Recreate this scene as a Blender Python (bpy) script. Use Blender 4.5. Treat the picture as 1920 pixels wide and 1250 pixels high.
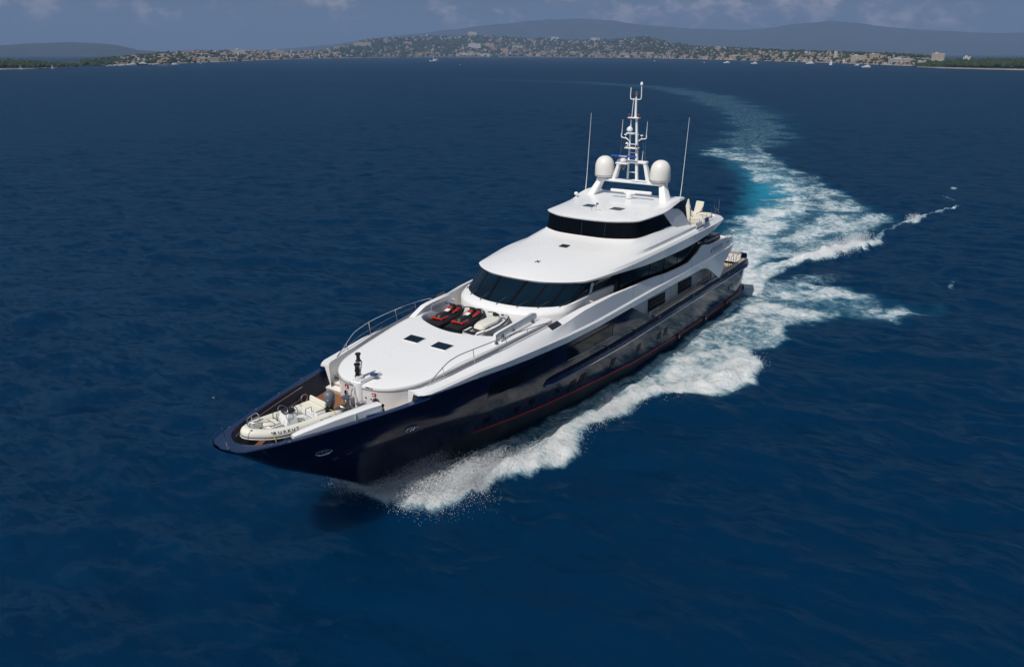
import bpy, bmesh, math, random
import numpy as np
from mathutils import Vector, Matrix, Euler
R = math.radians
for o in list(bpy.data.objects):
    bpy.data.objects.remove(o)
scene = bpy.context.scene
COL = scene.collection

# ---------------------------------------------------------------- camera
CAM = Vector((68.597, 24.974, 20.697))
YAW = R(214.3603); FPX = 1445.7; PITCH = math.atan((625 - 100) / FPX)
cd = bpy.data.cameras.new("camera"); cam = bpy.data.objects.new("camera", cd); COL.objects.link(cam)
cd.sensor_width = 36.0; cd.lens = 36.0 * FPX / 1920.0
cd.clip_start = 0.5; cd.clip_end = 40000
fwd = Vector((math.cos(YAW) * math.cos(PITCH), math.sin(YAW) * math.cos(PITCH), -math.sin(PITCH)))
cam.location = CAM
cam.rotation_euler = fwd.to_track_quat('-Z', 'Y').to_euler()
scene.camera = cam
RIGHT = Vector((math.sin(YAW), -math.cos(YAW), 0)); UP = RIGHT.cross(fwd)

# ---------------------------------------------------------------- light
SUN_EL = R(54); SUN_AZ = R(-3)           # direction towards the sun, angle from +x (the bow)
sd = bpy.data.lights.new("sun", 'SUN'); sun = bpy.data.objects.new("sun", sd); COL.objects.link(sun)
sd.energy = 3.7; sd.angle = R(0.53); sd.color = (1.0, 0.955, 0.89)
sdir = Vector((math.cos(SUN_AZ) * math.cos(SUN_EL), math.sin(SUN_AZ) * math.cos(SUN_EL), math.sin(SUN_EL)))
sun.rotation_euler = sdir.to_track_quat('Z', 'Y').to_euler()
sun.location = (60, -40, 80)

world = bpy.data.worlds.new("World"); scene.world = world; world.use_nodes = True
nt = world.node_tree; nt.nodes.clear()
def wn(t, **k):
    n = nt.nodes.new(t)
    for a, b in k.items(): setattr(n, a, b)
    return n
W_OUT = wn('ShaderNodeOutputWorld')
sky = wn('ShaderNodeTexSky', sky_type='NISHITA'); sky.sun_disc = False
sky.sun_elevation = SUN_EL; sky.sun_rotation = math.pi / 2 - SUN_AZ
sky.air_density = 1.0; sky.dust_density = 0.6; sky.ozone_density = 1.4; sky.altitude = 20
bg1 = wn('ShaderNodeBackground'); bg1.inputs[1].default_value = 0.075
hs = wn('ShaderNodeHueSaturation'); hs.inputs['Saturation'].default_value = 0.75; nt.links.new(sky.outputs[0], hs.inputs['Color']); nt.links.new(hs.outputs[0], bg1.inputs[0])   # sky colour muted so its fill light is less blue
tc = wn('ShaderNodeTexCoord'); sp = wn('ShaderNodeSeparateXYZ'); nt.links.new(tc.outputs['Generated'], sp.inputs[0])
# far bank of grey cloud standing over the mountains, ragged upper limit
mp = wn('ShaderNodeMapping'); mp.inputs['Scale'].default_value = (1, 1, 3.0); nt.links.new(tc.outputs['Generated'], mp.inputs[0])
n1 = wn('ShaderNodeTexNoise'); n1.inputs['Scale'].default_value = 5; n1.inputs['Detail'].default_value = 7
nt.links.new(mp.outputs[0], n1.inputs['Vector'])
ma = wn('ShaderNodeMath', operation='MULTIPLY_ADD'); ma.inputs[1].default_value = 0.16; nt.links.new(n1.outputs[0], ma.inputs[0]); nt.links.new(sp.outputs[2], ma.inputs[2])
mr = wn('ShaderNodeMapRange', interpolation_type='SMOOTHSTEP'); mr.inputs[1].default_value = 0.13; mr.inputs[2].default_value = 0.30; mr.inputs[3].default_value = 1; mr.inputs[4].default_value = 0
nt.links.new(ma.outputs[0], mr.inputs[0])
# cumulus heads inside the bank
mp2 = wn('ShaderNodeMapping'); mp2.inputs['Scale'].default_value = (1, 1, 1.7); mp2.inputs['Location'].default_value = (0.31, 0.12, 0.0); nt.links.new(tc.outputs['Generated'], mp2.inputs[0])
n2 = wn('ShaderNodeTexNoise'); n2.inputs['Scale'].default_value = 17; n2.inputs['Detail'].default_value = 9; n2.inputs['Roughness'].default_value = 0.62
nt.links.new(mp2.outputs[0], n2.inputs['Vector'])
r2 = wn('ShaderNodeMapRange', interpolation_type='SMOOTHSTEP'); r2.inputs[1].default_value = 0.49; r2.inputs[2].default_value = 0.66
nt.links.new(n2.outputs[0], r2.inputs[0])
band = wn('ShaderNodeMapRange', interpolation_type='SMOOTHSTEP'); band.inputs[1].default_value = 0.012; band.inputs[2].default_value = 0.034
nt.links.new(sp.outputs[2], band.inputs[0])
mm = wn('ShaderNodeMath', operation='MULTIPLY'); nt.links.new(r2.outputs[0], mm.inputs[0]); nt.links.new(band.outputs[0], mm.inputs[1])
cm = wn('ShaderNodeMix', data_type='RGBA'); cm.inputs[6].default_value = (0.112, 0.162, 0.262, 1); cm.inputs[7].default_value = (0.44, 0.41, 0.46, 1)
nt.links.new(mm.outputs[0], cm.inputs[0])
bg2 = wn('ShaderNodeBackground'); bg2.inputs[1].default_value = 1.0; nt.links.new(cm.outputs[2], bg2.inputs[0])
mx = wn('ShaderNodeMixShader'); nt.links.new(mr.outputs[0], mx.inputs[0]); nt.links.new(bg1.outputs[0], mx.inputs[1]); nt.links.new(bg2.outputs[0], mx.inputs[2])
nt.links.new(mx.outputs[0], W_OUT.inputs[0])

scene.view_settings.view_transform = 'Standard'; scene.view_settings.look = 'None'
scene.view_settings.exposure = 0.0; scene.view_settings.gamma = 1.0; scene.view_settings.use_curve_mapping = False
scene.render.engine = 'CYCLES'
scene.cycles.use_denoising = True
scene.cycles.max_bounces = 6; scene.cycles.diffuse_bounces = 3; scene.cycles.glossy_bounces = 3
scene.cycles.volume_bounces = 0; scene.cycles.sample_clamp_indirect = 4.0; scene.cycles.sample_clamp_direct = 1.6
scene.render.resolution_x = 1024; scene.render.resolution_y = 666

# ---------------------------------------------------------------- helpers
def ray(x, y):
    """direction of the photograph's point (x, y), used only to take bearings and elevations of the far coast"""
    return fwd + RIGHT * ((x - 960) / FPX) - UP * ((y - 625) / FPX)
def sea(x, y):
    v = ray(x, y); return CAM + v * (-CAM.z / v.z)
def itp(x, tab):
    return float(np.interp(x, [a for a, b in tab], [b for a, b in tab]))
def srt(tab): return sorted(tab)

MATS = {}
def mat(name, col, rough=0.5, metal=0.0, coat=0.0, spec=0.5, var=0.0, vscale=3.0, bump=0.0, bscale=20.0, ior=1.5):
    m = bpy.data.materials.new(name); m.use_nodes = True; t = m.node_tree; b = t.nodes['Principled BSDF']
    b.inputs['Base Color'].default_value = (*col, 1); b.inputs['Roughness'].default_value = rough
    b.inputs['Metallic'].default_value = metal; b.inputs['Coat Weight'].default_value = coat
    b.inputs['Coat Roughness'].default_value = 0.03
    b.inputs['Specular IOR Level'].default_value = spec; b.inputs['IOR'].default_value = ior
    co = t.nodes.new('ShaderNodeTexCoord')
    n = t.nodes.new('ShaderNodeTexNoise'); n.inputs['Scale'].default_value = vscale; n.inputs['Detail'].default_value = 5
    t.links.new(co.outputs['Object'], n.inputs['Vector'])
    mr_ = t.nodes.new('ShaderNodeMapRange'); mr_.inputs[3].default_value = max(0.01, rough * 0.8); mr_.inputs[4].default_value = min(1, rough * 1.25)
    t.links.new(n.outputs[0], mr_.inputs[0]); t.links.new(mr_.outputs[0], b.inputs['Roughness'])
    if var:
        mxn = t.nodes.new('ShaderNodeMix'); mxn.data_type = 'RGBA'
        mxn.inputs[6].default_value = (*[c * (1 - var) for c in col], 1); mxn.inputs[7].default_value = (*[min(1, c * (1 + var)) for c in col], 1)
        t.links.new(n.outputs[0], mxn.inputs[0]); t.links.new(mxn.outputs[2], b.inputs['Base Color'])
    if bump:
        nb = t.nodes.new('ShaderNodeTexNoise'); nb.inputs['Scale'].default_value = bscale; nb.inputs['Detail'].default_value = 4
        t.links.new(co.outputs['Object'], nb.inputs['Vector'])
        bp = t.nodes.new('ShaderNodeBump'); bp.inputs['Strength'].default_value = 1; bp.inputs['Distance'].default_value = bump
        t.links.new(nb.outputs[0], bp.inputs['Height']); t.links.new(bp.outputs[0], b.inputs['Normal'])
    MATS[name] = m
    return m
WHITE = mat('white_gelcoat', (0.80, 0.80, 0.79), 0.28, coat=0.25, var=0.015, vscale=0.6)
NAVY = mat('navy_paint', (0.003, 0.007, 0.032), 0.09, coat=0.06, spec=0.19, bump=0.0012, bscale=1.2)
NAVYCAP = mat('navy_cap_paint', (0.002, 0.015, 0.062), 0.28, coat=0.3)
ANTIFOUL = mat('dark_bottom_paint', (0.012, 0.013, 0.018), 0.35)
REDP = mat('red_stripe_paint', (0.42, 0.015, 0.02), 0.3)
GLASS = mat('dark_tinted_glass', (0.0025, 0.0038, 0.006), 0.05, spec=0.12)
GLASS2 = mat('teal_tinted_glass', (0.003, 0.012, 0.023), 0.05, spec=0.15, var=0.6, vscale=0.6)
BAR = mat('black_window_bar', (0.003, 0.0035, 0.006), 0.3, spec=0.15)
PORTGL = mat('black_port_glass', (0.0015, 0.0015, 0.002), 0.2, spec=0.03)
NAVYIN = mat('navy_satin_paint', (0.003, 0.007, 0.026), 0.4, spec=0.25)
BLACK = mat('black_rubber', (0.012, 0.012, 0.013), 0.5)
BLACKGL = mat('black_gloss', (0.01, 0.01, 0.012), 0.15, coat=0.5)
STEEL = mat('polished_steel', (0.62, 0.62, 0.63), 0.16, metal=1.0)
DKSTEEL = mat('worn_steel', (0.22, 0.21, 0.20), 0.35, metal=0.9, var=0.4, vscale=8)
CREAM = mat('cream_hypalon', (0.74, 0.72, 0.63), 0.55, var=0.05)
COVER = mat('pale_cover_cloth', (0.60, 0.60, 0.54), 0.75, var=0.08, bump=0.006, bscale=6)
CUSH = mat('cream_cushion', (0.72, 0.69, 0.58), 0.8, var=0.05, bump=0.004, bscale=9)
DOME = mat('ivory_dome', (0.76, 0.74, 0.68), 0.35)
GREY = mat('grey_plastic', (0.13, 0.14, 0.16), 0.4)
BLUEC = mat('blue_canvas', (0.02, 0.05, 0.14), 0.8, var=0.2, bump=0.01, bscale=8)
BLUER = mat('blue_enamel', (0.015, 0.07, 0.36), 0.35)
REDG = mat('red_gloss', (0.55, 0.025, 0.012), 0.25, coat=0.5)
REDL = mat('dark_red_lens', (0.20, 0.012, 0.012), 0.3)
YELL = mat('yellow_strap', (0.45, 0.38, 0.10), 0.8)
SHADE = mat('grey_white_paint', (0.62, 0.63, 0.65), 0.35)
BOXC = mat('black_box_lacquer', (0.02, 0.024, 0.034), 0.25)
AWN = mat('dark_awning_fabric', (0.05, 0.06, 0.085), 0.85, var=0.2)
MAROON = mat('dark_red_paint', (0.10, 0.008, 0.012), 0.35)

def teak_mat(name, c1, c2, w):
    m = bpy.data.materials.new(name); m.use_nodes = True; t = m.node_tree; b = t.nodes['Principled BSDF']
    co = t.nodes.new('ShaderNodeTexCoord'); sx = t.nodes.new('ShaderNodeSeparateXYZ'); t.links.new(co.outputs['Object'], sx.inputs[0])
    d = t.nodes.new('ShaderNodeMath'); d.operation = 'DIVIDE'; d.inputs[1].default_value = w; t.links.new(sx.outputs[1], d.inputs[0])
    fr = t.nodes.new('ShaderNodeMath'); fr.operation = 'FRACT'; t.links.new(d.outputs[0], fr.inputs[0])
    lt = t.nodes.new('ShaderNodeMath'); lt.operation = 'LESS_THAN'; lt.inputs[1].default_value = 0.10; t.links.new(fr.outputs[0], lt.inputs[0])
    mp = t.nodes.new('ShaderNodeMapping'); mp.inputs['Scale'].default_value = (0.8, 9, 1); t.links.new(co.outputs['Object'], mp.inputs[0])
    n = t.nodes.new('ShaderNodeTexNoise'); n.inputs['Scale'].default_value = 2.5; n.inputs['Detail'].default_value = 6; t.links.new(mp.outputs[0], n.inputs[0])
    a = t.nodes.new('ShaderNodeMix'); a.data_type = 'RGBA'; a.inputs[6].default_value = (*c1, 1); a.inputs[7].default_value = (*c2, 1); t.links.new(n.outputs[0], a.inputs[0])
    k = t.nodes.new('ShaderNodeMix'); k.data_type = 'RGBA'; k.inputs[7].default_value = (0.03, 0.025, 0.02, 1); t.links.new(lt.outputs[0], k.inputs[0]); t.links.new(a.outputs[2], k.inputs[6])
    t.links.new(k.outputs[2], b.inputs['Base Color']); b.inputs['Roughness'].default_value = 0.45
    return m
TEAK = teak_mat('varnished_teak', (0.20, 0.075, 0.03), (0.30, 0.12, 0.05), 0.12)
TEAKB = teak_mat('bleached_teak', (0.44, 0.33, 0.23), (0.54, 0.42, 0.30), 0.12)

class MB:
    def __init__(s): s.v = []; s.f = []; s.mi = []; s.m = []
    def _m(s, m):
        if m is None: return 0
        if m not in s.m: s.m.append(m)
        return s.m.index(m)
    def face(s, pts, m=None):
        b = len(s.v); s.v += [tuple(p) for p in pts]; s.f.append(tuple(range(b, b + len(pts)))); s.mi.append(s._m(m))
    def grid(s, rows, m=None, cu=False, cv=False, mf=None):
        b = len(s.v); nr = len(rows); nc = len(rows[0])
        for r in rows: s.v += [tuple(p) for p in r]
        for i in range(nr - (0 if cv else 1)):
            for j in range(nc - (0 if cu else 1)):
                a = b + i * nc + j; a2 = b + i * nc + (j + 1) % nc; c = b + ((i + 1) % nr) * nc + (j + 1) % nc; d = b + ((i + 1) % nr) * nc + j
                s.f.append((a, a2, c, d)); s.mi.append(s._m(mf(i, j) if mf else m))
    def box(s, c, d, rot=None, m=None, bev=0.0):
        """box with chamfered edges when bev > 0"""
        M = rot.to_matrix() if isinstance(rot, Euler) else (Euler((0, 0, rot)).to_matrix() if rot else Matrix.Identity(3))
        c = Vector(c); x, y, z = d[0] / 2, d[1] / 2, d[2] / 2
        if bev <= 0:
            P = [c + M @ Vector((sx * x, sy * y, sz * z)) for sx in (-1, 1) for sy in (-1, 1) for sz in (-1, 1)]
            b = len(s.v); s.v += [tuple(p) for p in P]
            for q in ((0, 1, 3, 2), (4, 6, 7, 5), (0, 4, 5, 1), (2, 3, 7, 6), (0, 2, 6, 4), (1, 5, 7, 3)):
                s.f.append(tuple(b + k for k in q)); s.mi.append(s._m(m))
        else:
            k = min(bev, x * .9, y * .9, z * .9)
            def ring(ix, iz):
                xx, yy = x - ix, y - ix; q = k if ix == 0 else k * .5
                return [c + M @ Vector((a, b_, iz)) for a, b_ in ((xx - q, -yy), (xx, -yy + q), (xx, yy - q), (xx - q, yy), (-xx + q, yy), (-xx, yy - q), (-xx, -yy + q), (-xx + q, -yy))]
            rings = [ring(k, -z), ring(0, -z + k), ring(0, z - k), ring(k, z)]
            s.grid(rings, m, cu=True); s.face(rings[0][::-1], m); s.face(rings[3], m)
    def tube(s, pts, r, n=8, m=None, cap=True, closed=False):
        pts = [Vector(p) for p in pts]; N = len(pts); rr = r if isinstance(r, (list, tuple)) else [r] * N
        rings = []; ref = None
        for i, p in enumerate(pts):
            if closed: t = (pts[(i + 1) % N] - pts[i - 1])
            else: t = pts[min(i + 1, N - 1)] - pts[max(i - 1, 0)]
            t.normalize()
            if ref is None: ref = Vector((0, 0, 1)) if abs(t.z) < .9 else Vector((1, 0, 0))
            a = ref - t * ref.dot(t)
            if a.length < 1e-4: a = t.orthogonal()
            a.normalize(); ref = a; b = t.cross(a)
            rings.append([p + (a * math.cos(2 * math.pi * k / n) + b * math.sin(2 * math.pi * k / n)) * rr[i] for k in range(n)])
        s.grid(rings, m, cu=True, cv=closed)
        if cap and not closed: s.face(rings[0][::-1], m); s.face(rings[-1], m)
    def lathe(s, prof, c, n=20, m=None, axis=None):
        c = Vector(c); M = Matrix.Identity(3) if axis is None else Vector(axis).to_track_quat('Z', 'Y').to_matrix()
        rings = [[c + M @ Vector((r * math.cos(2 * math.pi * k / n), r * math.sin(2 * math.pi * k / n), z)) for k in range(n)] for r, z in prof]
        s.grid(rings, m, cu=True)
        if prof[0][0] > 1e-4: s.face(rings[0][::-1], m)
        if prof[-1][0] > 1e-4: s.face(rings[-1], m)
    def prism(s, poly, n, t, m=None):
        """polygon (3-D points) given thickness t along n"""
        n = Vector(n).normalized() * t; A = [Vector(p) for p in poly]; B = [p + n for p in A]
        s.face(A[::-1], m); s.face(B, m); s.grid([A, B], m, cu=True)
    def build(s, name, m, parent=None, sharp=35, flat=False, **tags):
        me = bpy.data.meshes.new(name); me.from_pydata(s.v, [], s.f)
        for q in (s.m if s.m and len(s.m) else [m]): me.materials.append(q if q else m)
        if s.m: me.polygons.foreach_set('material_index', s.mi)
        bm = bmesh.new(); bm.from_mesh(me); bmesh.ops.remove_doubles(bm, verts=bm.verts, dist=0.0004); bmesh.ops.recalc_face_normals(bm, faces=bm.faces); bm.to_mesh(me); bm.free()
        if not flat:
            me.polygons.foreach_set('use_smooth', [True] * len(me.polygons)); me.set_sharp_from_angle(angle=R(sharp))
        o = bpy.data.objects.new(name, me); COL.objects.link(o)
        if parent is not None: o.parent = parent
        for k, v_ in tags.items(): o[k] = v_
        return o
def thing(name, label, cat, loc=(0, 0, 0), rz=0.0, group=None, rot=None):
    o = bpy.data.objects.new(name, None); COL.objects.link(o); o.location = loc
    o.rotation_euler = rot if rot else (0, 0, rz)
    o.empty_display_size = 0.3
    o['label'] = label; o['category'] = cat
    if group: o['group'] = group
    return o
def dup(root, loc, rz, label, group=None):
    r = root.copy(); COL.objects.link(r); r.location = loc; r.rotation_euler = (0, 0, rz); r['label'] = label
    if group: r['group'] = group
    for ch in list(root.children):
        c = ch.copy(); COL.objects.link(c); c.parent = r
        for g in ch.children:
            d = g.copy(); COL.objects.link(d); d.parent = c
    return r
def mir(p): return (p[0], -p[1], p[2])
def crom(P, k=4):
    """smooth curve through control points"""
    P = [np.array(p, float) for p in P]; out = []
    for i in range(len(P) - 1):
        a = P[max(i - 1, 0)]; b = P[i]; c = P[i + 1]; d = P[min(i + 2, len(P) - 1)]
        for j in range(k):
            t = j / k
            out.append(tuple(0.5 * ((2 * b) + (c - a) * t + (2 * a - 5 * b + 4 * c - d) * t * t + (3 * b - a - 3 * c + d) * t ** 3)))
    out.append(tuple(P[-1])); return out
def ring(half, k=4):
    """mirror a half ring (centre line first) into a full one, port to starboard"""
    h = crom([mir(half[1])] + list(half), k)[k:] if half[0][1] == 0 else crom(half, k)
    h[0] = tuple(half[0])
    return [p for p in reversed(h)] + [mir(p) for p in h[1:]]
def text_mesh(body, size, name, m, parent, M, ext=0.002):
    cu = bpy.data.curves.new(name, 'FONT'); cu.body = body; cu.size = size; cu.extrude = ext; cu.align_x = 'CENTER'
    t = bpy.data.objects.new(name, cu); COL.objects.link(t)
    me = bpy.data.meshes.new_from_object(t.evaluated_get(bpy.context.evaluated_depsgraph_get()))
    bpy.data.objects.remove(t); me.materials.clear(); me.materials.append(m); me.transform(M)
    o = bpy.data.objects.new(name, me); COL.objects.link(o); o.parent = parent
    return o

# ================================================================ WATER
def smooth(a, lo, hi):
    t = np.clip((a - lo) / (hi - lo), 0, 1); return t * t * (3 - 2 * t)
def axis(lo, hi, fine, step, mid_lo, mid_hi, mstep, far):
    c = list(np.arange(fine[0], fine[1], step))
    x = c[-1]
    s = step
    while x < hi:
        s = min(s * 1.12, mstep) if x < mid_hi else s * 1.16
        x += s; c.append(min(x, hi))
    x = c[0]; s = step; pre = []
    while x > lo:
        s = min(s * 1.06, mstep) if x > mid_lo else (s * 1.03 if x > mid_lo - 340 else s * 1.13)
        x -= s; pre.append(max(x, lo))
    return np.array(pre[::-1] + c)
FAR = 13500
XA = axis(-FAR, FAR, (-62, 63), 0.26, -190, 70, 0.75, FAR)
YA = axis(-FAR, FAR, (-14, 29), 0.26, -150, 34, 0.65, FAR)
GX, GY = np.meshgrid(XA, YA, indexing='ij')
DXc = np.maximum(np.gradient(XA)[:, None], np.gradient(YA)[None, :])

def vnoise(x, y, seed):
    """value noise on a lattice"""
    xi = np.floor(x).astype(np.int64); yi = np.floor(y).astype(np.int64); fx = x - xi; fy = y - yi
    fx = fx * fx * (3 - 2 * fx); fy = fy * fy * (3 - 2 * fy)
    def h(a, b):
        n = (a * 374761393 + b * 668265263 + seed * 1442695041) & 0xffffffff
        n = ((n ^ (n >> 13)) * 1274126177) & 0xffffffff
        return ((n ^ (n >> 16)) & 0xffff) / 65535.0
    return (h(xi, yi) * (1 - fx) + h(xi + 1, yi) * fx) * (1 - fy) + (h(xi, yi + 1) * (1 - fx) + h(xi + 1, yi + 1) * fx) * fy
def fbm(x, y, seed, o=5, g=0.55):
    s = 0; a = 1; t = 0
    for k in range(o):
        s = s + a * vnoise(x * 2 ** k + 17.3 * k, y * 2 ** k - 9.1 * k, seed + k); t += a; a *= g
    return s / t
# warped coordinates give ragged foam edges
near = (GX > -540) & (GX < 70) & (GY > -460) & (GY < 40)
ix = np.where(near); PX = GX[ix]; PY = GY[ix]
WX = PX + (fbm(PX / 3.1, PY / 3.1, 11) - .5) * 3.4; WY = PY + (fbm(PX / 3.1, PY / 3.1, 57) - .5) * 3.4
def segd(ax, ay, bx, by, x, y):
    dx, dy = bx - ax, by - ay; t = np.clip(((x - ax) * dx + (y - ay) * dy) / (dx * dx + dy * dy + 1e-9), 0, 1)
    return np.hypot(x - ax - t * dx, y - ay - t * dy), t
def line_field(pts, x, y):
    """pts = (x, y, halfwidth, strength); strongest soft band"""
    out = np.zeros_like(x)
    for a, b in zip(pts[:-1], pts[1:]):
        d, t = segd(a[0], a[1], b[0], b[1], x, y); w = a[2] + (b[2] - a[2]) * t; s = a[3] + (b[3] - a[3]) * t
        out = np.maximum(out, s * (1 - smooth(d / w, 0.25, 1.0)))
    return out
def poly_field(P, soft, x, y):
    """signed distance into a polygon, turned into a soft mask"""
    n = len(P); ins = np.zeros(x.shape, bool); dm = np.full(x.shape, 1e9)
    for i in range(n):
        ax, ay = P[i]; bx, by = P[(i + 1) % n]
        d, _ = segd(ax, ay, bx, by, x, y); dm = np.minimum(dm, d)
        c = ((ay > y) != (by > y)) & (x < (bx - ax) * (y - ay) / (by - ay + 1e-12) + ax); ins ^= c
    sd_ = np.where(ins, dm, -dm); return smooth(sd_, -soft * .4, soft)
crest = [(45.2, -0.9, .9, .70), (45.0, 1.0, 1.2, .86), (44.3, 3.2, 1.4, 1.08), (42.9, 4.3, 1.5, 1.1), (41.2, 4.0, 1.3, 1.0), (39.3, 4.2, 1.2, 1), (38.2, 5.3, 1.6, 1), (35.9, 6.1, 1.5, 1.05), (33.4, 5.2, 1.3, .95),
         (31.5, 5.4, 1.2, .95), (29, 6.1, 1.2, 1), (27, 6.4, 1.3, 1), (25, 7.4, 1.4, 1), (23.2, 9.4, 1.7, 1.05), (20.6, 10.6, 1.8, 1.05), (17.7, 10.4, 1.6, .95), (15, 9.4, 1.2, .75)]
band = [(44.6, -.6), (44.3, 2.9), (43.0, 4.9), (41.0, 4.6), (39.4, 4.4), (38.6, 5.6), (36.6, 6.6), (33.6, 6.2), (32, 6.0), (29.5, 6.8), (27.5, 7), (25.7, 8), (24.2, 9.2), (23, 10.9), (20.2, 11.4), (17.6, 11.1), (14, 10.2), (11, 11.4), (7, 10.6),
        (4, 8), (5, 5), (11, 4.7), (16.5, 4.7), (21.5, 4.5), (25.7, 4.2), (29.6, 3.6), (32.5, 3), (35, 2.4), (38.5, 1.4), (41, .2)]
armP = [(13, 8.5), (8, 10.8), (3.6, 14.0), (2.4, 17.2), (-4.0, 20.6), (-5.2, 20.2), (-3.2, 17.4), (-6.4, 13.2), (-8, 9.2), (-4.5, 5), (9, 4.8)]
wakeP = [(1.5, 4.6), (-4, 5), (-13, 5.2), (-16, 8.0), (-22, 9.6), (-29, 10.6), (-38, 9.6), (-45, 9.6), (-53, 5.0), (-70, -4.5), (-85, -12), (-100, -21), (-118, -33), (-112, -42), (-98, -39.5), (-84, -28), (-64.5, -17.4), (-52, -10.6), (-42, -9.6), (-32, -8.2), (-22, -6), (-8, -5), (1.5, -4.6)]
crest2 = [(0, 4.4, 1.6, .85), (-6, 3.6, 1.9, .82), (-11, 4.4, 1.8, .8), (-14.5, 6.0, 1.6, 1.05), (-19, 8.2, 2.0, 1.15), (-23.5, 9.3, 1.9, 1.12), (-28, 10.2, 1.1, .8)]
arm2 = [(-28, 10.3, .9, .62), (-34, 10.2, .6, .45), (-41, 11.0, .6, .5), (-44.0, 11.7, .9, .85), (-46, 12.1, .6, .7), (-50, 13.2, .5, .5), (-52.8, 14, .5, .62), (-55, 14.7, .4, .45), (-57, 15.4, .5, .62), (-60, 16, .3, .3)]
specks = [(-77.3, 13.6, .9, .75), (-75.5, 13.2, .6, .65)], [(-14, 19.8, .3, .42), (-11.6, 20.4, .3, .40)], [(-68, 12.5, .4, .45), (-64, 14.5, .5, .45)]
F = np.zeros_like(PX)
bandF = poly_field(band, 0.8, WX, WY) * (.60 + .36 * smooth(fbm(PX / 4, PY / 2.2, 5), .35, .62))
F = np.maximum(F, bandF)
F = np.maximum(F, line_field(crest, WX * .55 + PX * .45, WY * .55 + PY * .45))
# the same bow wave on the far side of the hull
mirY = -PY
F = np.maximum(F, np.where((PY < 0) & (PX < 41), poly_field(band, 0.8, WX, -WY) * .62, 0)); F = np.maximum(F, np.where((PY < 0) & (PX < 41), line_field(crest, WX, -WY), 0))
F = np.maximum(F, poly_field(armP, 2.2, WX, WY) * (.40 + .44 * smooth(fbm(PX / 4, PY / 3, 9), .38, .66)))
dist = np.clip(-PX / 110.0, 0, 1)
wk = poly_field(wakeP, 3.2, WX + (fbm(PX / 11, PY / 11, 71) - .5) * 7, WY + (fbm(PX / 11, PY / 11, 73) - .5) * 7)
edge = line_field([(-4, -3, 4, .8), (-22, -4, 5, .7), (-40, -6, 6, .55), (-55, -7.5, 6.5, .45), (-64, -13, 7, .45), (-90, -25, 9, .4), (-112, -38, 9, .3)], WX, WY)
F = np.maximum(F, wk * (.67 - .22 * dist) * (.66 + .56 * smooth(fbm(PX / 4, PY / 2.6, 21), .30, .70)) + .20 * edge * wk)
F = np.maximum(F, line_field(crest2, WX * .6 + PX * .4, WY * .6 + PY * .4)); F = np.maximum(F, line_field(arm2, WX * .4 + PX * .6, WY * .4 + PY * .6))
F = np.maximum(F, line_field([(-100, -34, 1.2, .5), (-104, -38.5, 1.5, .6), (-101, -42, .6, .3)], WX, WY))
F = np.maximum(F, line_field([(-95, -22, 1.5, .5), (-118, -33, 1.8, .5), (-128, -37, 1.2, .3)], WX, WY))
for sline in specks: F = np.maximum(F, line_field(sline, PX * .5 + WX * .5, PY * .5 + WY * .5))
hw = [(44.2, .15), (42.5, .6), (40.5, 1.1), (38.5, 1.75), (35, 2.75), (32, 3.25), (28, 3.75), (22.5, 4.3), (14, 4.55), (6, 4.5), (2, 4.3)]
for sgn in (1, -1): F = np.maximum(F, line_field([(a, sgn * (b + .3), .55, .62) for a, b in hw], PX * .85 + WX * .15, PY * .85 + WY * .15))
# a few white flecks scattered on the open sea
fl = vnoise(PX / 2.0, PY / 1.4, 301) * vnoise(PX / 23, PY / 23, 302)
F = np.maximum(F, .6 * smooth(fl, .91, .96) * (PX < -20))
stern_wash = line_field([(2.5, 0, 5.2, 1.0), (-3, 1, 5.5, .95), (-12, -.5, 5.2, .85), (-26, -3, 4.8, .65), (-40, -5.5, 4.5, .45)], WX, WY)
F = np.maximum(F, stern_wash)
F = np.maximum(F, line_field([(3, 5.2, 2.2, .62), (-3, 6.2, 3.2, .60), (-8, 8.0, 3.0, .45), (-12, 10, 2, .25)], WX, WY))
A = np.zeros_like(PX)                                # air bubbles below the surface
A = np.maximum(A, line_field([(3, 0, 5, .5), (-12, -1.0, 6, .5), (-30, -3.4, 6, .6), (-42, -5.8, 6, 1.05), (-55, -9.5, 6.5, 1.15), (-68, -14, 6.5, 1.05), (-84, -24, 6, .4), (-104, -35, 6, .1)], WX, WY))
A = np.maximum(A, .24 * wk); A = np.maximum(A, .32 * bandF)
A = np.maximum(A, .26 * poly_field(armP, 2.5, WX, WY))

# old trail curving back towards the coast
trail = line_field([(-104, -34, 12, .9), (-127, -36, 15, .9), (-168, -47, 17, .85), (-229, -73, 20, .8), (-332, -126, 22, .8), (-411, -186, 22, .75), (-465, -272, 24, .7), (-480, -376, 26, .6), (-470, -420, 26, .2)], WX + (fbm(PX / 9, PY / 9, 31) - .5) * 16, WY + (fbm(PX / 9, PY / 9, 33) - .5) * 16)
A = np.maximum(A, .13 * trail); F = np.maximum(F, .43 * trail)
FOAM = np.zeros_like(GX); AER = np.zeros_like(GX); FOAM[ix] = np.clip(F, 0, 1.15); AER[ix] = A

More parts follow.
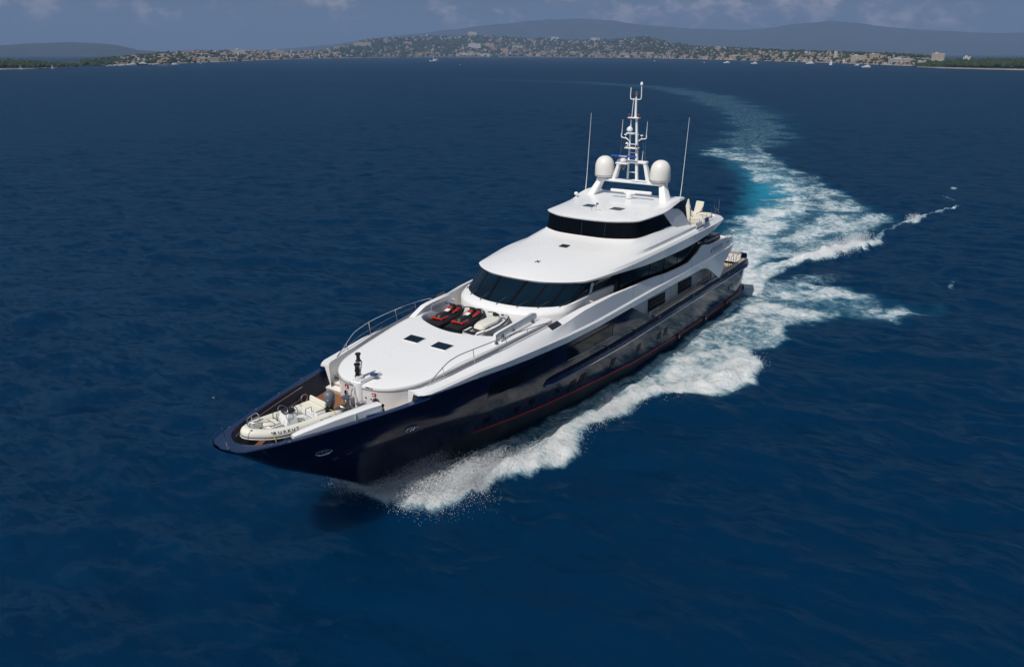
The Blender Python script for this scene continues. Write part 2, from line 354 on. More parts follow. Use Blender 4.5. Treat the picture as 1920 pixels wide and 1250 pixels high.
# waves: sum of sines running roughly along the line of sight, small ones only where the sheet is fine enough
rng = np.random.default_rng(23)
Z = np.zeros_like(GX)
base = math.atan2(-0.50, -0.87)
for k in range(70):
    lam = 1.0 * (7.5 / 1.0) ** (k / 69.0); th = base + rng.normal(0, 0.45); ph = rng.uniform(0, 6.28)
    amp = 0.0078 * lam ** 0.72 * rng.uniform(.6, 1.3)
    w = smooth(lam / DXc, 3.0, 5.0)
    arg = 2 * math.pi / lam * (GX * math.cos(th) + GY * math.sin(th)) + ph + 0.7 * np.sin(2 * math.pi / (lam * 5.3) * (GX * math.sin(th) - GY * math.cos(th)) + 2.1 * ph)
    Z += w * amp * (np.sin(arg) + .22 * np.sin(2 * arg + .4))
damp = np.ones_like(GX); damp[ix] = 1 - .45 * smooth(F, .2, .7); Z *= damp
# relief of the breaking water
rel = np.zeros_like(PX)
cr = line_field([(a, b, w * 1.15, h) for (a, b, w, _), h in zip(crest, (.1, .35, .9, 1.0, .75, .55, .6, .6, .5, .45, .45, .45, .45, .55, .6, .5, .3))], PX * .75 + WX * .25, PY * .75 + WY * .25)
cr = np.maximum(cr, line_field([(a, b, w * 1.3, h) for (a, b, w, _), h in zip(crest2, (.15, .2, .3, .9, 1.2, 1.0, .3))], PX * .75 + WX * .25, PY * .75 + WY * .25))
cr = np.maximum(cr, line_field([(a, b, w, .35) for a, b, w, _ in arm2], PX, PY))
lump = fbm(PX / 1.1, PY / 1.1, 91, 5, .6)
rel += cr * (.1 + 1.5 * lump ** 1.5) * .95
rel += smooth(F, .3, .8) * (fbm(PX / .9, PY / .9, 95, 4, .6) - .5) * .42
hullclear = np.ones_like(PX)
rel *= smooth(DXc[ix], 1.2, .6)
Z[ix] += rel
# bow wave climbing the side of the hull, and a trough along it
hx = np.clip((44.5 - GX) / 10, 0, 1)
nv = len(XA) * len(YA)
co = np.stack([GX.ravel(), GY.ravel(), Z.ravel()], 1).astype(np.float32)
ni, nj = len(XA), len(YA)
I = np.arange(ni - 1)[:, None] * nj + np.arange(nj - 1)[None, :]
Q = np.stack([I, I + nj, I + nj + 1, I + 1], -1).reshape(-1, 4).astype(np.int32)
me = bpy.data.meshes.new('sea'); me.vertices.add(nv); me.vertices.foreach_set('co', co.ravel())
me.loops.add(Q.size); me.loops.foreach_set('vertex_index', Q.ravel()); me.polygons.add(len(Q))
me.polygons.foreach_set('loop_start', np.arange(len(Q), dtype=np.int32) * 4); me.polygons.foreach_set('loop_total', np.full(len(Q), 4, np.int32))
me.update(calc_edges=True); me.polygons.foreach_set('use_smooth', np.ones(len(Q), bool))
for nm, arr in (('foam', FOAM), ('bubbles', AER)):
    at = me.attributes.new(nm, 'FLOAT', 'POINT'); at.data.foreach_set('value', arr.ravel().astype(np.float32))
sea_o = bpy.data.objects.new('water', me); COL.objects.link(sea_o); sea_o['kind'] = 'structure'

m = bpy.data.materials.new('sea_water'); m.use_nodes = True; t = m.node_tree; t.nodes.clear()
def N(ty, **k):
    n = t.nodes.new(ty)
    for a, b in k.items(): setattr(n, a, b)
    return n
L = t.links.new
out = N('ShaderNodeOutputMaterial'); tc_ = N('ShaderNodeTexCoord')
def noise(scale, detail, rough, stretch=(1, 1, 1), rot=0.0, dist=0.0):
    mp_ = N('ShaderNodeMapping'); mp_.inputs['Scale'].default_value = stretch; mp_.inputs['Rotation'].default_value = (0, 0, rot)
    L(tc_.outputs['Object'], mp_.inputs[0]); n = N('ShaderNodeTexNoise'); n.inputs['Scale'].default_value = scale
    n.inputs['Detail'].default_value = detail; n.inputs['Roughness'].default_value = rough; n.inputs['Distortion'].default_value = dist
    L(mp_.outputs[0], n.inputs['Vector']); return n
def math_(op, a, b=None, clamp=False):
    n = N('ShaderNodeMath', operation=op); n.use_clamp = clamp
    for i, q in enumerate((a, b)):
        if q is None: continue
        if isinstance(q, (int, float)): n.inputs[i].default_value = q
        else: L(q, n.inputs[i])
    return n.outputs[0]
def mrange(v, a, b, c, d, sm=True):
    n = N('ShaderNodeMapRange'); n.interpolation_type = 'SMOOTHSTEP' if sm else 'LINEAR'
    for i, q in enumerate((a, b, c, d)): n.inputs[i + 1].default_value = q
    L(v, n.inputs[0]); return n.outputs[0]
fo = N('ShaderNodeAttribute', attribute_name='foam').outputs['Fac']; ae = N('ShaderNodeAttribute', attribute_name='bubbles').outputs['Fac']
WR = -base          # turns the pattern so its x axis lies along the run of the waves
rip1 = noise(0.55, 4, 0.55, (1, .42, 1), WR); rip2 = noise(1.9, 4, 0.6, (1, .5, 1), WR + .35); rip3 = noise(0.10, 3, 0.5, (1, .38, 1), WR - .2)
rip4 = noise(6.0, 3, 0.6, (1, .6, 1), WR - .4)
h = math_('ADD', math_('MULTIPLY', rip1.outputs[0], 0.22), math_('MULTIPLY', rip2.outputs[0], 0.10)); h = math_('ADD', h, math_('MULTIPLY', rip3.outputs[0], 0.4)); h = math_('ADD', h, math_('MULTIPLY', rip4.outputs[0], 0.03))
# slopes of the wavelets as such, so that the far sea stays rough where single waves are too small to resolve
sl1 = noise(0.85, 3, 0.58, (1, .34, 1), WR + .12, .6); sl2 = noise(0.16, 3, .55, (1, .36, 1), WR - .1, .4)
def vmath(op, a, b=None):
    n = N('ShaderNodeVectorMath', operation=op)
    for i, q in enumerate((a, b)):
        if q is None: continue
        if isinstance(q, tuple): n.inputs[i].default_value = q
        else: L(q, n.inputs[i])
    return n.outputs[0]
slope = vmath('MULTIPLY', vmath('SUBTRACT', sl1.outputs['Color'], (.5, .5, .5)), (1.6, 1.2, 0))
sl3 = noise(2.1, 3, .6, (1, .40, 1), WR - .25, .5)
slope = vmath('ADD', slope, vmath('MULTIPLY', vmath('SUBTRACT', sl3.outputs['Color'], (.5, .5, .5)), (1.1, .85, 0)))
slope = vmath('ADD', slope, vmath('MULTIPLY', vmath('SUBTRACT', sl2.outputs['Color'], (.5, .5, .5)), (.55, .45, 0)))
# foam pattern: streaky lace, torn by finer noise
f1 = noise(0.80, 9, 0.66, (1, 1.0, 1), 0, 1.4); f2 = noise(2.8, 7, 0.66, (1.15, .45, 1), -.56, 1.1)
lace = math_('ADD', math_('MULTIPLY', f1.outputs[0], .55), math_('MULTIPLY', f2.outputs[0], .45))
fm_ = math_('SUBTRACT', math_('ADD', math_('MULTIPLY', fo, .52), lace), .80)
mask = math_('MULTIPLY', mrange(fm_, -.06, .15, 0, 1), mrange(fo, .06, .22, 0, 1)); thick = mrange(fm_, .05, .34, 0, 1)
veil = mrange(fm_, -.20, .02, 0, .55)
deep = N('ShaderNodeMix', data_type='RGBA'); deep.inputs[6].default_value = (0.0003, 0.0190, 0.056, 1); deep.inputs[7].default_value = (0.012, 0.185, 0.29, 1)
an = noise(.16, 4, .6, (1, 1, 1), 0, .5)
aem = math_('MULTIPLY', ae, mrange(an.outputs[0], .3, .72, .55, 1.1)); L(math_('MULTIPLY', aem, .9, True), deep.inputs[0])
vl = N('ShaderNodeMix', data_type='RGBA'); vl.inputs[7].default_value = (0.17, 0.30, 0.36, 1); L(deep.outputs[2], vl.inputs[6]); L(math_('MULTIPLY', veil, mrange(fo, .12, .5, 0, 1)), vl.inputs[0])
bp = N('ShaderNodeBump'); bp.inputs['Strength'].default_value = 1.0; bp.inputs['Distance'].default_value = 1.0; L(h, bp.inputs['Height'])
wb = N('ShaderNodeBsdfPrincipled'); wb.inputs['IOR'].default_value = 1.33; wb.inputs['Roughness'].default_value = 0.16; L(vl.outputs[2], wb.inputs['Base Color']); tilt = vmath('ADD', bp.outputs[0], slope); flat = vmath('MULTIPLY', tilt, (1, 1, 0)); ln = N('ShaderNodeVectorMath', operation='LENGTH'); L(flat, ln.inputs[0])
lim = math_('DIVIDE', 1.0, math_('ADD', 1.0, math_('MULTIPLY', math_('MULTIPLY', ln.outputs['Value'], ln.outputs['Value']), 1.6)))      # steep facets would break: hold the slope down
sc_ = N('ShaderNodeVectorMath', operation='SCALE'); L(flat, sc_.inputs[0]); L(lim, sc_.inputs['Scale'])
L(vmath('NORMALIZE', vmath('ADD', sc_.outputs[0], vmath('MULTIPLY', tilt, (0, 0, 1)))), wb.inputs['Normal']); wb.inputs['Specular IOR Level'].default_value = 0.0
wb.subsurface_method = 'BURLEY'; wb.inputs['Subsurface Weight'].default_value = 1.0; wb.inputs['Subsurface Radius'].default_value = (0.6, 1.0, 1.0); wb.inputs['Subsurface Scale'].default_value = 3.6
fb = N('ShaderNodeBsdfPrincipled'); fb.inputs['Roughness'].default_value = .8; fb.inputs['Specular IOR Level'].default_value = .2
fc = N('ShaderNodeMix', data_type='RGBA'); fc.inputs[6].default_value = (0.56, 0.65, 0.68, 1); fc.inputs[7].default_value = (0.91, 0.92, 0.92, 1); L(thick, fc.inputs[0]); L(fc.outputs[2], fb.inputs['Base Color'])
f3 = noise(2.6, 9, .72); bp2 = N('ShaderNodeBump'); bp2.inputs['Distance'].default_value = .42; bp2.inputs['Strength'].default_value = .9; L(f3.outputs[0], bp2.inputs['Height']); L(bp2.outputs[0], fb.inputs['Normal'])
# reflection at the surface; waves hiding one another hold it down at grazing angles
fr = N('ShaderNodeFresnel'); fr.inputs['IOR'].default_value = 1.33; L(wb.inputs['Normal'].links[0].from_socket, fr.inputs['Normal'])
rfac = math_('MINIMUM', math_('MULTIPLY', fr.outputs[0], .46), .125)
gl = N('ShaderNodeBsdfGlossy'); gl.inputs['Roughness'].default_value = 0.17; gl.inputs['Color'].default_value = (0.72, 0.95, 1, 1); L(wb.inputs['Normal'].links[0].from_socket, gl.inputs['Normal'])
wmix = N('ShaderNodeMixShader'); L(rfac, wmix.inputs[0]); L(wb.outputs[0], wmix.inputs[1]); L(gl.outputs[0], wmix.inputs[2])
ms = N('ShaderNodeMixShader'); L(mask, ms.inputs[0]); L(wmix.outputs[0], ms.inputs[1]); L(fb.outputs[0], ms.inputs[2]); L(ms.outputs[0], out.inputs[0])
me.materials.append(m)

# ---------------------------------------------------------------- spray thrown up by the bow: thousands of drops
def sprayset(name, emit, n, seed, label):
    g = np.random.default_rng(seed); P = []; S = []
    for (a, b, spread, hgt, cnt, size) in emit:
        for _ in range(cnt * 2):
            t_ = g.random(); p = np.array(a) * (1 - t_) + np.array(b) * t_
            hh = g.random() ** 1.7 * hgt
            P.append((p[0] + g.normal(0, spread), p[1] + g.normal(0, spread * .8), p[2] + hh)); S.append(size * .62 * g.uniform(.4, 1.7))
    P = np.array(P); S = np.array(S); T = np.array([(1, 1, 1), (-1, -1, 1), (-1, 1, -1), (1, -1, -1)]) * .62
    th = g.uniform(0, 6.28, len(P)); c, s_ = np.cos(th), np.sin(th)
    V = np.empty((len(P), 4, 3))
    for k in range(4):
        V[:, k, 0] = P[:, 0] + S * (T[k, 0] * c - T[k, 1] * s_); V[:, k, 1] = P[:, 1] + S * (T[k, 0] * s_ + T[k, 1] * c); V[:, k, 2] = P[:, 2] + S * T[k, 2]
    nb = np.arange(len(P))[:, None, None] * 4; Fc = (np.array([(0, 1, 2), (0, 3, 1), (0, 2, 3), (1, 3, 2)])[None] + nb).reshape(-1, 3)
    me_ = bpy.data.meshes.new(name); me_.vertices.add(V.size // 3); me_.vertices.foreach_set('co', V.astype(np.float32).ravel())
    me_.loops.add(Fc.size); me_.loops.foreach_set('vertex_index', Fc.astype(np.int32).ravel()); me_.polygons.add(len(Fc))
    me_.polygons.foreach_set('loop_start', np.arange(len(Fc), dtype=np.int32) * 3); me_.polygons.foreach_set('loop_total', np.full(len(Fc), 3, np.int32)); me_.update(calc_edges=True)
    me_.polygons.foreach_set('use_smooth', np.ones(len(Fc), bool))
    me_.materials.append(SPRAY); o = bpy.data.objects.new(name, me_); COL.objects.link(o); o['kind'] = 'stuff'; o['label'] = label; o['category'] = 'spray'
    return o
SPRAY = mat('spray_drops', (0.84, 0.86, 0.87), 0.7)
sprayset('bow_spray', [
    ((44.9, -1.6, .05), (44.6, 1.8, .2), .45, .8, 7000, .016), ((44.2, .2, .2), (41.5, 2.2, .35), .45, 1.1, 5000, .019),
    ((44.6, 2.4, .2), (43.0, 4.2, .3), .52, 1.2, 7000, .024), ((43.2, 4.4, .2), (41.3, 3.8, .3), .52, 1.3, 8500, .025),
    ((41.2, 3.6, .3), (39.0, 3.9, .3), .40, .9, 3800, .024), ((44.4, 3.6, .1), (42.6, 5.2, .1), .55, .7, 1800, .016),
    ((38.8, 4.6, .2), (35.4, 6.0, .3), .55, .6, 3000, .022), ((34.0, 5.4, .2), (27, 6.5, .3), .5, .4, 2600, .022), ((25.5, 7.5, .2), (17.5, 10.6, .3), .7, .5, 2800, .024),
], 0, 3, 'white spray thrown out by the bow of the dark blue yacht')
sprayset('wake_spray', [((-14, 5.6, .3), (-18, 7.8, .5), .8, .9, 1800, .030), ((-17, 7.8, .5), (-25, 9.6, .5), .8, 1.3, 4200, .032), ((-43, 11.6, .2), (-45.5, 12, .2), .5, .6, 350, .035)],
         0, 5, 'white breaking crest behind the stern on the right of the wake')

# ================================================================ MOTOR YACHT  (x forward from the stern, y to port, z up from the waterline)
yacht = thing('motor_yacht', 'large motor yacht with dark navy hull and white superstructure cutting through the sea', 'yacht')
T0 = [(0, .05), (1, .35), (3, .8), (4.9, 1.3), (7.3, 2.0), (10.4, 2.75), (15.5, 3.5), (22, 4.15), (31, 4.38), (44.3, 4.3)]
T1 = [(0, .0), (.03, .36), (.12, .68), (.35, .98), (1.3, 1.43), (2.5, 1.87), (4.8, 2.60), (7.4, 3.28), (8.6, 3.52), (13, 4.17), (19, 4.62), (23, 4.76), (53, 4.76)]
STEM = [(-2, 42.8), (0, 44.4), (1.87, 47.0), (2.4, 47.8), (3.15, 49), (4.2, 50.6), (5.33, 51.95), (5.9, 52.72)]
def stem(z): return itp(z, STEM)
SHEER = srt([(53, 5.9), (52.4, 5.85), (50, 5.75), (44, 5.68), (43, 5.7), (40, 5.66), (37, 5.46), (33.5, 5.36), (25.4, 5.36), (22.75, 4.1), (22.3, 3.8), (21.9, 3.64), (2, 3.72), (-2, 3.72)])
def sheer(u): return itp(u, SHEER)
def half(u, z):
    s = max(0, stem(z) - u); w = min(1, max(0, z / 4.4)) ** .8
    b = (1 - w) * itp(s, T0) + w * itp(s, T1)
    if z < 0: b *= 1 + .22 * z
    if u < 3.2: b -= .75 * ((3.2 - u) / 3.0) ** 2.2
    return b
def BD(u): return half(u, 5.6)
US = [.45, .9, 1.5, 2.2, 3.2, 5, 8, 11, 14, 17, 20, 21.9, 22.3, 22.75, 23.6, 24.5, 25.4, 28, 31, 33, 35, 37, 39, 40.5, 42, 43.2, 44.2, 45.2, 46.2, 47.2, 48.2, 49, 49.8, 50.5, 51.1, 51.7, 52.2, 52.55, 52.8, 52.94, 53]
def fwdshift(U, z): return U if U < 30 else 30 + (U - 30) * (stem(z) - 30) / 23.0
def hull_rows(y=1, off=0.0):
    rows = []
    for z in (-1.6, -.7, 0, .35, .7, 1.1, 1.6, 2.2, 2.8, 3.15): rows.append([(fwdshift(U, z), y * (half(fwdshift(U, z), z) + off), z) for U in US])
    for k in (.2, .4, .6, .8, 1):
        r = []
        for U in US:
            u = U
            for _ in range(4):
                z = 3.15 + k * (sheer(u) - 3.15); u = fwdshift(U, z)
            r.append((u, y * (half(u, z) + off), z))
        rows.append(r)
    return rows
def stripe_z(u): return itp(u, [(0, .5), (9, .55), (13, .6), (21, .8), (28, 1.15), (34, 1.45), (38, 1.75), (44, 2.1)])
hm = MB()
for y in (1, -1):
    rows = hull_rows(y); hm.grid(rows, NAVY)
tr = hull_rows(1); hm.grid([[r[0], mir(r[0])] for r in tr], NAVY)      # transom
hull = hm.build('hull', NAVY, yacht, sharp=25)
for y in (1, -1):   # bottom paint and red line, laid just proud of the side
    b = MB(); us = np.linspace(1.2, 41.5, 70)
    b.grid([[(u, y * (half(u, z) + .012), z) for u in us for z in [(-1.5 + (stripe_z(u) + .07 + 1.5) * q)]] for q in (0, .35, .6, .8, 1)], ANTIFOUL)
    b.build('bottom_paint', ANTIFOUL, hull)
    b = MB(); us = np.linspace(1.2, 39.6, 80)
    b.grid([[(u, y * (half(u, stripe_z(u) + d) + .02), stripe_z(u) + d) for u in us] for d in (-.05, 0.075)], REDP); b.build('boot_stripe', REDP, hull)
# rubbing strake with a steel edge
def rr_z(u): return itp(u, [(0, 3.12), (14, 3.15), (30, 3.22), (34.9, 3.2)])
for y in (1, -1):
    us = list(np.linspace(34.8, 3.0, 60)); b = MB(); st = MB(); rows = []
    for i, u in enumerate(us):
        k = min(1, (34.8 - u) / .5 + .05); z = rr_z(u); h0 = half(u, z) - .03; o_ = .24 * k
        rows.append([(u, y * (h0), z + .24), (u, y * (h0 + o_), z + .20), (u, y * (h0 + o_ + .03), z - .06), (u, y * (h0 + o_), z - .1), (u, y * h0, z - .2)])
    for a in np.linspace(0, 1, 8)[1:]:       # round the quarter
        u = 3.0 - 2.75 * math.sin(a * 1.35); z = rr_z(u); h0 = half(max(.45, u), z) - .03 - .25 * a ** 3
        rows.append([(u, y * h0, z + .24), (u, y * (h0 + .24), z + .20), (u - .03, y * (h0 + .27), z - .06), (u, y * (h0 + .24), z - .1), (u, y * h0, z - .2)])
    b.grid(rows, NAVYCAP); b.build('rub_rail', NAVYCAP, hull)
    st.tube([(r[2][0], r[2][1] + y * .012, r[2][2] - .01) for r in rows], .033, 6, STEEL); st.build('chrome_strip', STEEL, hull)
b = MB(); b.box((.28, 0, 3.1), (.3, 8.2, .42), m=NAVYCAP, bev=.08); b.build('rub_rail', NAVYCAP, hull)
# dark windows set in the topsides
def side_panel(name, u0, u1, z0, z1, m, y=1, off=.014, ins=0, parent=None, nu=8, slant=0.0):
    g = MB(); us = np.linspace(u0, u1, nu)
    g.grid([[(u + slant * q, y * (half(u + slant * q, z0 + (z1 - z0) * q) + off), z0 + (z1 - z0) * q) for u in us] for q in (0, .5, 1)], m)
    return g.build(name, m, parent or hull)
for y in (1, -1):
    side_panel('hull_window', 34.62, 39.85, 4.24, 5.12, GLASS, y)
    side_panel('window_pane', 34.8, 37.2, 4.34, 4.98, GLASS2, y, .020); 
    side_panel('hull_window', 27.95, 33.0, 4.2, 5.0, GLASS, y)
    fr = MB(); q = [(27.95, 4.2), (33.0, 4.2), (33.0, 5.0), (27.95, 5.0)]; P = []
    for (a, c), (d, e) in zip(q, q[1:] + q[:1]): P += [(a + (d - a) * k / 8, 0, c + (e - c) * k / 8) for k in range(8)]
    fr.tube([(u, y * (half(u, z) + .015), z) for u, _, z in P], .03, 5, BLACKGL, closed=True); fr.build('window_frame', BLACKGL, hull)
    for u, z, w in [(38.9, 2.5, .5), (36.5, 2.22, .42), (35.3, 2.3, .42), (32.9, 2.15, .36), (31.5, 2.03, .62), (30.5, 2.12, .62), (26.95, 2.0, .58), (23.4, 1.93, .58), (20.1, 1.8, .58), (19.0, 1.82, .58), (5.7, 1.8, .5)]:
        hh = .28 if w > .5 else .2
        side_panel('porthole', u - w / 2, u + w / 2, z - hh, z + hh, PORTGL, y, .016, nu=2, slant=0 if w > .5 else .25)
    for u, z in [(16.4, .62), (11.0, .5)]:
        e = MB(); e.lathe([(.0, .3), (.16, .28), (.2, 0)], (u, y * (half(u, z) - .1), z), 12, BLACKGL, axis=(0, y, 0)); e.build('exhaust_outlet', BLACKGL, hull)
    for u, z, L_ in [(48.95, 4.62, .34), (44.6, 4.25, .32), (20.65, 3.3, .2)]:   # chrome ringed openings
        P = [(u + L_ * math.cos(a), 0, z + .13 * math.sin(a) + .03 * math.cos(a)) for a in np.linspace(0, 2 * math.pi, 20, endpoint=False)]
        e = MB(); e.tube([(p[0], y * (half(p[0], p[2]) + .02), p[2]) for p in P], .032, 6, STEEL, closed=True)
        fl = e.build('fairlead', STEEL, hull)
        g = MB(); g.face([(p[0], y * (half(p[0], p[2]) + .008), p[2]) for p in P], BLACKGL); g.build('fairlead_mouth', BLACKGL, hull)
        g = MB()
        for k in (-.3, .18): g.tube([(u + L_ * k, y * (half(u + L_ * k, z - .11) + .03), z - .11), (u + L_ * k, y * (half(u + L_ * k, z + .11) + .03), z + .11)], .03, 6, STEEL)
        g.build('fairlead_roller', STEEL, hull)
    for u, z in [(48.2, 3.95), (47.6, 4.02)]: g = MB(); g.box((u, y * (half(u, z) + .02), z), (.26, .05, .045), m=DKSTEEL, rot=Euler((0, .35, -.5 * y))); g.build('stowed_anchor', DKSTEEL, hull)
    for k, u in enumerate((28.4, 24.6, 17.5, 14.8, 8.9, 7.1)):
        g = MB(); z = rr_z(u) + .2; g.tube([(u - .12, y * (half(u, z) + .1), z), (u - .12, y * (half(u, z) + .1), z + .12), (u + .16, y * (half(u, z) + .24), z + .16)], .035, 6, STEEL); g.build('cleat', STEEL, hull)
# swim platform
b = MB(); pl = [(.5, 4.2), (-.1, 4.0), (-.5, 3.1), (-.6, 0)]; outl = [(x, y, 0) for x, y in pl] + [(x, -y, 0) for x, y in pl[::-1]][1:]
b.grid([[(x, y, z) for x, y, _ in outl] for z in (.25, .62)], MAROON); b.face([(x, y, .62) for x, y, _ in outl], TEAK); b.face([(x, y, .25) for x, y, _ in outl], MAROON); b.build('swim_platform', MAROON, yacht)
for y in (1, -1): b = MB(); b.grid([[(u, y * (half(u, z) + e), z) for u in np.linspace(.6, 6.2, 10)] for z, e in ((.40, .02), (.42, .16), (.66, .14), (.70, .02))], MAROON); b.build('spray_rail', MAROON, hull)

# bulwark cap round the bow, inner lining, teak foredeck
CAPU = [43.9, 45.3, 46.7, 48, 49.2, 50.3, 51.2, 51.8, 52.2, 52.45, 52.60, 52.68, 52.715]
def cap_in(u, k=.38):
    """inner edge of the cap: the outer line moved inboard"""
    o = half(u, 5.8); o2 = half(u - .05, 5.8); dx, dy = .05, o - o2; n = math.hypot(dx, dy); nx, ny = dy / n, -dx / n
    return (u + nx * k if ny < -.2 else u - k, max(0, o + ny * k))
outer = [(u, half(u, 5.8), sheer(u)) for u in CAPU]
inn = [(43.9, 3.16), (45.3, 2.93), (46.7, 2.60), (48, 2.26), (49.2, 1.90), (50.3, 1.53), (51.0, 1.22), (51.4, .95), (51.62, .70), (51.78, .44), (51.86, .24), (51.89, .1), (51.9, 0)]
inner = [(x, y, sheer(x) - .01) for x, y in inn]
b = MB()
for s_ in (1, -1):
    f_ = (lambda p: p) if s_ == 1 else mir
    b.grid([[f_(p) for p in outer], [f_((p[0], p[1] - .02 if p[1] > .05 else 0, p[2] + .045)) for p in outer], [f_((p[0], p[1], p[2] + .04)) for p in inner], [f_((p[0], p[1], p[2] - .06)) for p in inner]], NAVYCAP)
cap = b.build('bulwark_cap', NAVYCAP, yacht, sharp=30)
b = MB()
for s_ in (1, -1):
    f_ = (lambda p: p) if s_ == 1 else mir
    low = [(min(p[0] - .3 * (p[0] - 43.9) / 8, 50.6), max(0, min(p[1] - .30, half(min(p[0], 50.6), 4.7) - .12)), 4.72) for p in inner]
    b.grid([[f_(p) for p in inner], [f_(((p[0] + q[0]) / 2, (p[1] + q[1]) / 2 + .03, 5.2)) for p, q in zip(inner, low)], [f_(p) for p in low]], NAVYIN)
b.build('bulwark_lining', NAVYIN, yacht)
b = MB(); dk = [(42.0, 3.0)] + [(u, half(u, 4.75) - .12) for u in (43.9, 45.3, 46.7, 48, 49.2, 50, 50.5)] + [(50.8, 0)]
b.face([(x, y, 4.75) for x, y in dk] + [(x, -y, 4.75) for x, y in dk[::-1][1:]], TEAK); b.build('foredeck', TEAK, yacht)
b = MB(); b.grid([[(47.6, -1.7, 4.80), (47.6, 1.8, 4.80)], [(49.2, -1.1, 4.82), (49.2, 1.25, 4.82)], [(50.4, -.3, 4.86), (50.4, .4, 4.86)]], DKSTEEL); b.build('locker_plate_and_shadow', DKSTEEL, yacht)  # chain locker plate, widened in dark steel as painted shadow under the tender
# handrails inside the bow bulwark
for y in (-1, 1):
    b = MB()
    for zt, a0, a1, d in ((5.60, 51.3, 46.2, .06), (5.12, 50.4, 46.4, .18)):
        P = [(u, y * (itp(u, srt(inn)) - d - .06), zt) for u in np.linspace(a0, a1, 12)]
        b.tube(P, .022, 6, STEEL)
        for p in P[1::2]: b.tube([p, (p[0], p[1] + y * (.12 + d * .6), p[2] - .03)], .016, 5, STEEL)
        if zt < 5.3: b.tube([(a1 - .1 + .2 * math.cos(a), y * (itp(a1, srt(inn)) - .27), 5.08 + .2 * math.sin(a)) for a in np.linspace(0, 6.28, 14, endpoint=False)], .035, 6, STEEL, closed=True)
    b.build('bow_handrail', STEEL, yacht)
b = MB(); b.tube([(52.3, 0, 5.85), (52.32, 0, 6.0), (52.62, 0, 8.1)], [.05, .025, .014], 6, STEEL); b.lathe([(0, .1), (.05, .05), (.035, 0)], (52.62, 0, 8.1), 8, STEEL); b.build('flagstaff', STEEL, yacht)
b = MB(); b.tube([(52.5, .35, 5.88), (52.5, .35, 6.0)], .06, 8, STEEL); b.build('cap_fitting', STEEL, yacht)
for u in (51.2, 49.3, 47.6, 45.8):
    for y in (1, -1): b = MB(); b.lathe([(.0, .07), (.05, .05), (.05, 0)], (u, y * (half(u, 5.8) - .1), sheer(u) + .04), 8, STEEL); b.build('cap_fitting', STEEL, yacht)

# ---------------------------------------------------------------- white side fascia with its crease
LOW = srt([(44.35, 5.93), (43.9, 5.82), (42.8, 5.74), (40, 5.70), (37, 5.5), (33.5, 5.38), (25, 5.34), (17, 5.27), (13.2, 5.22), (12.3, 5.05), (11.4, 4.7), (9.9, 3.9), (9.35, 3.56), (9.0, 3.56), (8.55, 3.95), (8.35, 4.35), (8.45, 4.9), (7.5, 5.08), (6, 5.40), (5.1, 5.62), (4.4, 5.74)])
CRE = srt([(44.4, 6.0), (43, 6.02), (40.75, 6.12), (36.5, 5.97), (31, 5.84), (23, 5.88), (10.9, 5.86), (6, 5.9), (5.1, 5.87), (4.4, 5.86)])
TOP = srt([(44.4, 6.06), (43, 6.05), (40.7, 6.16), (38.8, 6.14), (36.95, 6.19), (34.8, 6.36), (33.4, 6.50), (32.3, 6.63), (31.3, 6.74), (29, 6.84), (27, 6.80), (25.5, 6.72), (22.6, 6.6), (19.4, 6.28), (15.9, 6.22), (14.6, 6.55), (13.9, 6.95), (13.4, 7.05), (12.6, 6.9), (11.5, 6.72), (10, 6.72), (7.5, 6.58), (6.2, 6.36), (5.3, 6.10), (4.8, 5.98), (4.4, 5.93)])
INN = srt([(44.4, 6.06), (43.2, 6.08), (42.2, 6.12), (39.6, 6.35), (37.7, 6.45), (36, 6.54), (34, 6.62), (33, 6.68), (31.3, 6.80), (28.5, 6.86), (25.5, 6.74), (22.6, 6.62), (19.4, 6.30), (15.9, 6.24), (14.6, 6.57), (13.4, 7.05), (11.5, 6.74), (10, 6.74), (7.5, 6.60), (6.2, 6.38), (5.3, 6.12), (4.8, 6.0), (4.4, 5.95)])
FU = [44.4, 44.2, 43.9, 43.2, 42, 40.75, 39, 37, 35, 33.4, 32.3, 31.3, 30, 28, 26, 24, 22, 20, 18, 16.5, 15.9, 15.2, 14.6, 13.9, 13.4, 13, 12.3, 11.8, 11.4, 10.6, 9.9, 9.35, 9.0, 8.55, 8.35, 8.45, 7.9, 7.0, 6.2, 5.6, 5.1, 4.8, 4.6, 4.5, 4.44]
def bv(u):
    b_ = BD(u)
    if u < 7.5: b_ -= itp(u, [(4.44, 3.2), (4.5, 2.4), (4.6, 1.8), (4.8, 1.2), (5.1, .72), (5.6, .36), (6.2, .16), (7.5, 0)])
    if u > 43.9: b_ -= 0.25 * ((u - 43.9) / .5) ** 2
    return b_
